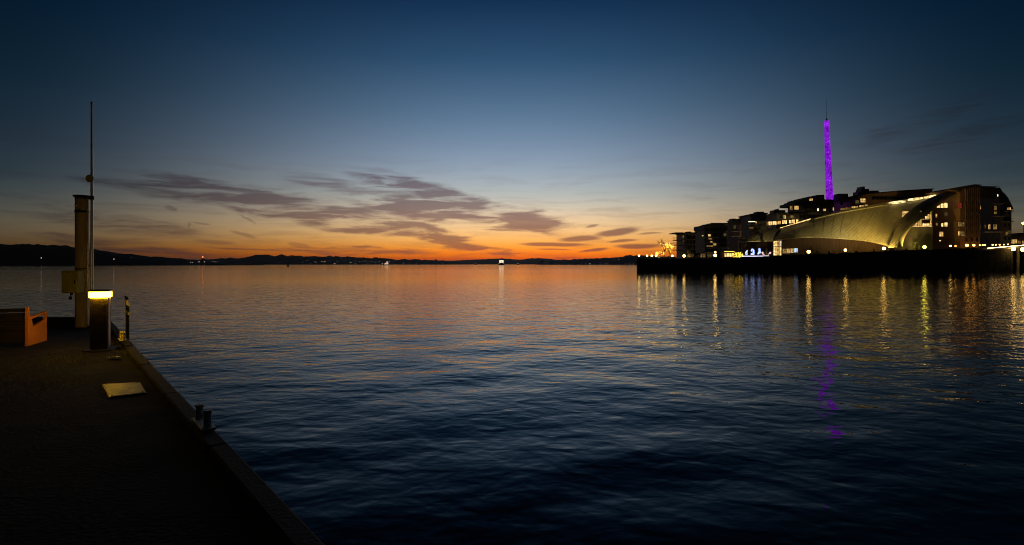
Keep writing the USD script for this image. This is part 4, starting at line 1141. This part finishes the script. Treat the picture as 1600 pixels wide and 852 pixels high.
# hatch plate in the ground
q = [ground_at(*c, .02)[:2] for c in ((162, 601), (218, 598), (227, 614), (172, 620))]
hp = thing('hatch_plate', 'pale steel hatch plate lying on the dark quay ground', 'hatch', (0, 0, 0))
obj('frame', slab([tuple(np.mean(q, axis=0) + (c - np.mean(q, axis=0)) * 1.07) for c in q], -.03, .018), 'dark_metal', hp)
obj('plate', slab([tuple(c) for c in q], .0185, .026), 'steel_plate', hp)
ctr = np.mean(q, axis=0)
for c in q:
    cc = ctr + (c - ctr) * .86
    obj('screw', cyl(.012, .012,   .0262, .030, 8, *cc), 'dark_metal', hp)
obj('lift_hole', cyl(.02, .02, .0262, .0275, 12, *(ctr + [.05, .02])), 'dark_metal', hp)

# twin mooring bollards
def twin(loc, rz, label):
    t = thing('mooring_bollard', label, 'bollard', loc, rz)
    obj('base_plate', rbox(-.25, .25, -.06, .06, 0, .02, .006), 'cast_iron', t)
    for s, h in ((-1, .17), (1, .15)):
        obj('post', cat([cyl(.034, .03, .02, h - .03, 18, s * .18, 0), cyl(.03, .045, h - .03, h - .012, 18, s * .18, 0), cyl(.045, .036, h - .012, h, 18, s * .18, 0)]), 'cast_iron', t, smooth=40)
    obj('cross_bar', rod((-.23, 0, .085), (.23, 0, .085), .012, n=10), 'cast_iron', t)
    return t


deg = math.degrees(ang)
p = edge(5.14) - EDGE_N * .065
twin((*p, .085), deg, 'small iron twin post mooring bollard on the quay edge, nearest the camera')
p = edge(10.9) - EDGE_N * .12
twin((*p, .085), deg, 'small iron twin post mooring bollard on the quay edge right of the light bollard')
# ring plate
p = ground_at(178, 562)[:2]
t = thing('mooring_ring', 'small iron ring plate on the ground right below the light bollard', 'ring', (*p, .025))
obj('plate', rbox(-.09, .09, -.06, .06, 0, .02, .005), 'cast_iron', t)
rg = trimesh.creation.torus(.05, .009, 20, 8)
rg.apply_transform(trimesh.transformations.rotation_matrix(math.radians(60), [1, 0, 0]))
rg.apply_translation([0, 0, .06])
obj('ring', rg, 'cast_iron', t, smooth=True)
# quay ladder
p = edge(12.4)
ld = thing('quay_ladder', 'dark steel ladder posts with small reflectors at the quay edge behind the light bollard', 'ladder', (*p, 0), deg)
for s in (-.2, .2):
    pts = [(s, -.12, -2.2), (s, -.12, .6), (s, -.1, .82)]
    obj('rail', cat([rod(pts[i], pts[i + 1], .02, n=10) for i in range(len(pts) - 1)] + [ball(.02, q_, 1) for q_ in pts]), 'dark_metal', ld, smooth=50)
    obj('reflector', rod((s, -.121, .62), (s, -.103, .755), .024, n=10), 'aluminium', ld, smooth=50)
    obj('reflector', rod((s, -.12, .44), (s, -.12, .5), .024, n=10), 'aluminium', ld, smooth=50)
for zz in np.arange(-2.0, .05, .3):
    obj('rung', rod((-.2, -.12, zz), (.2, -.12, zz), .015, n=8), 'aluminium', ld)

# ------------------------------------------------------------------ evening haze
mat('haze', {'v': ('principled_volume', {'color': (0.9, 0.9, 0.9), 'density': 0.00002, 'anisotropy': 0.3})}, volume='v.volume')
stuff('haze', box(-16500, 16500, -700, 17000, -6.5, 175), 'haze', label='thin evening haze over the water', category='haze')
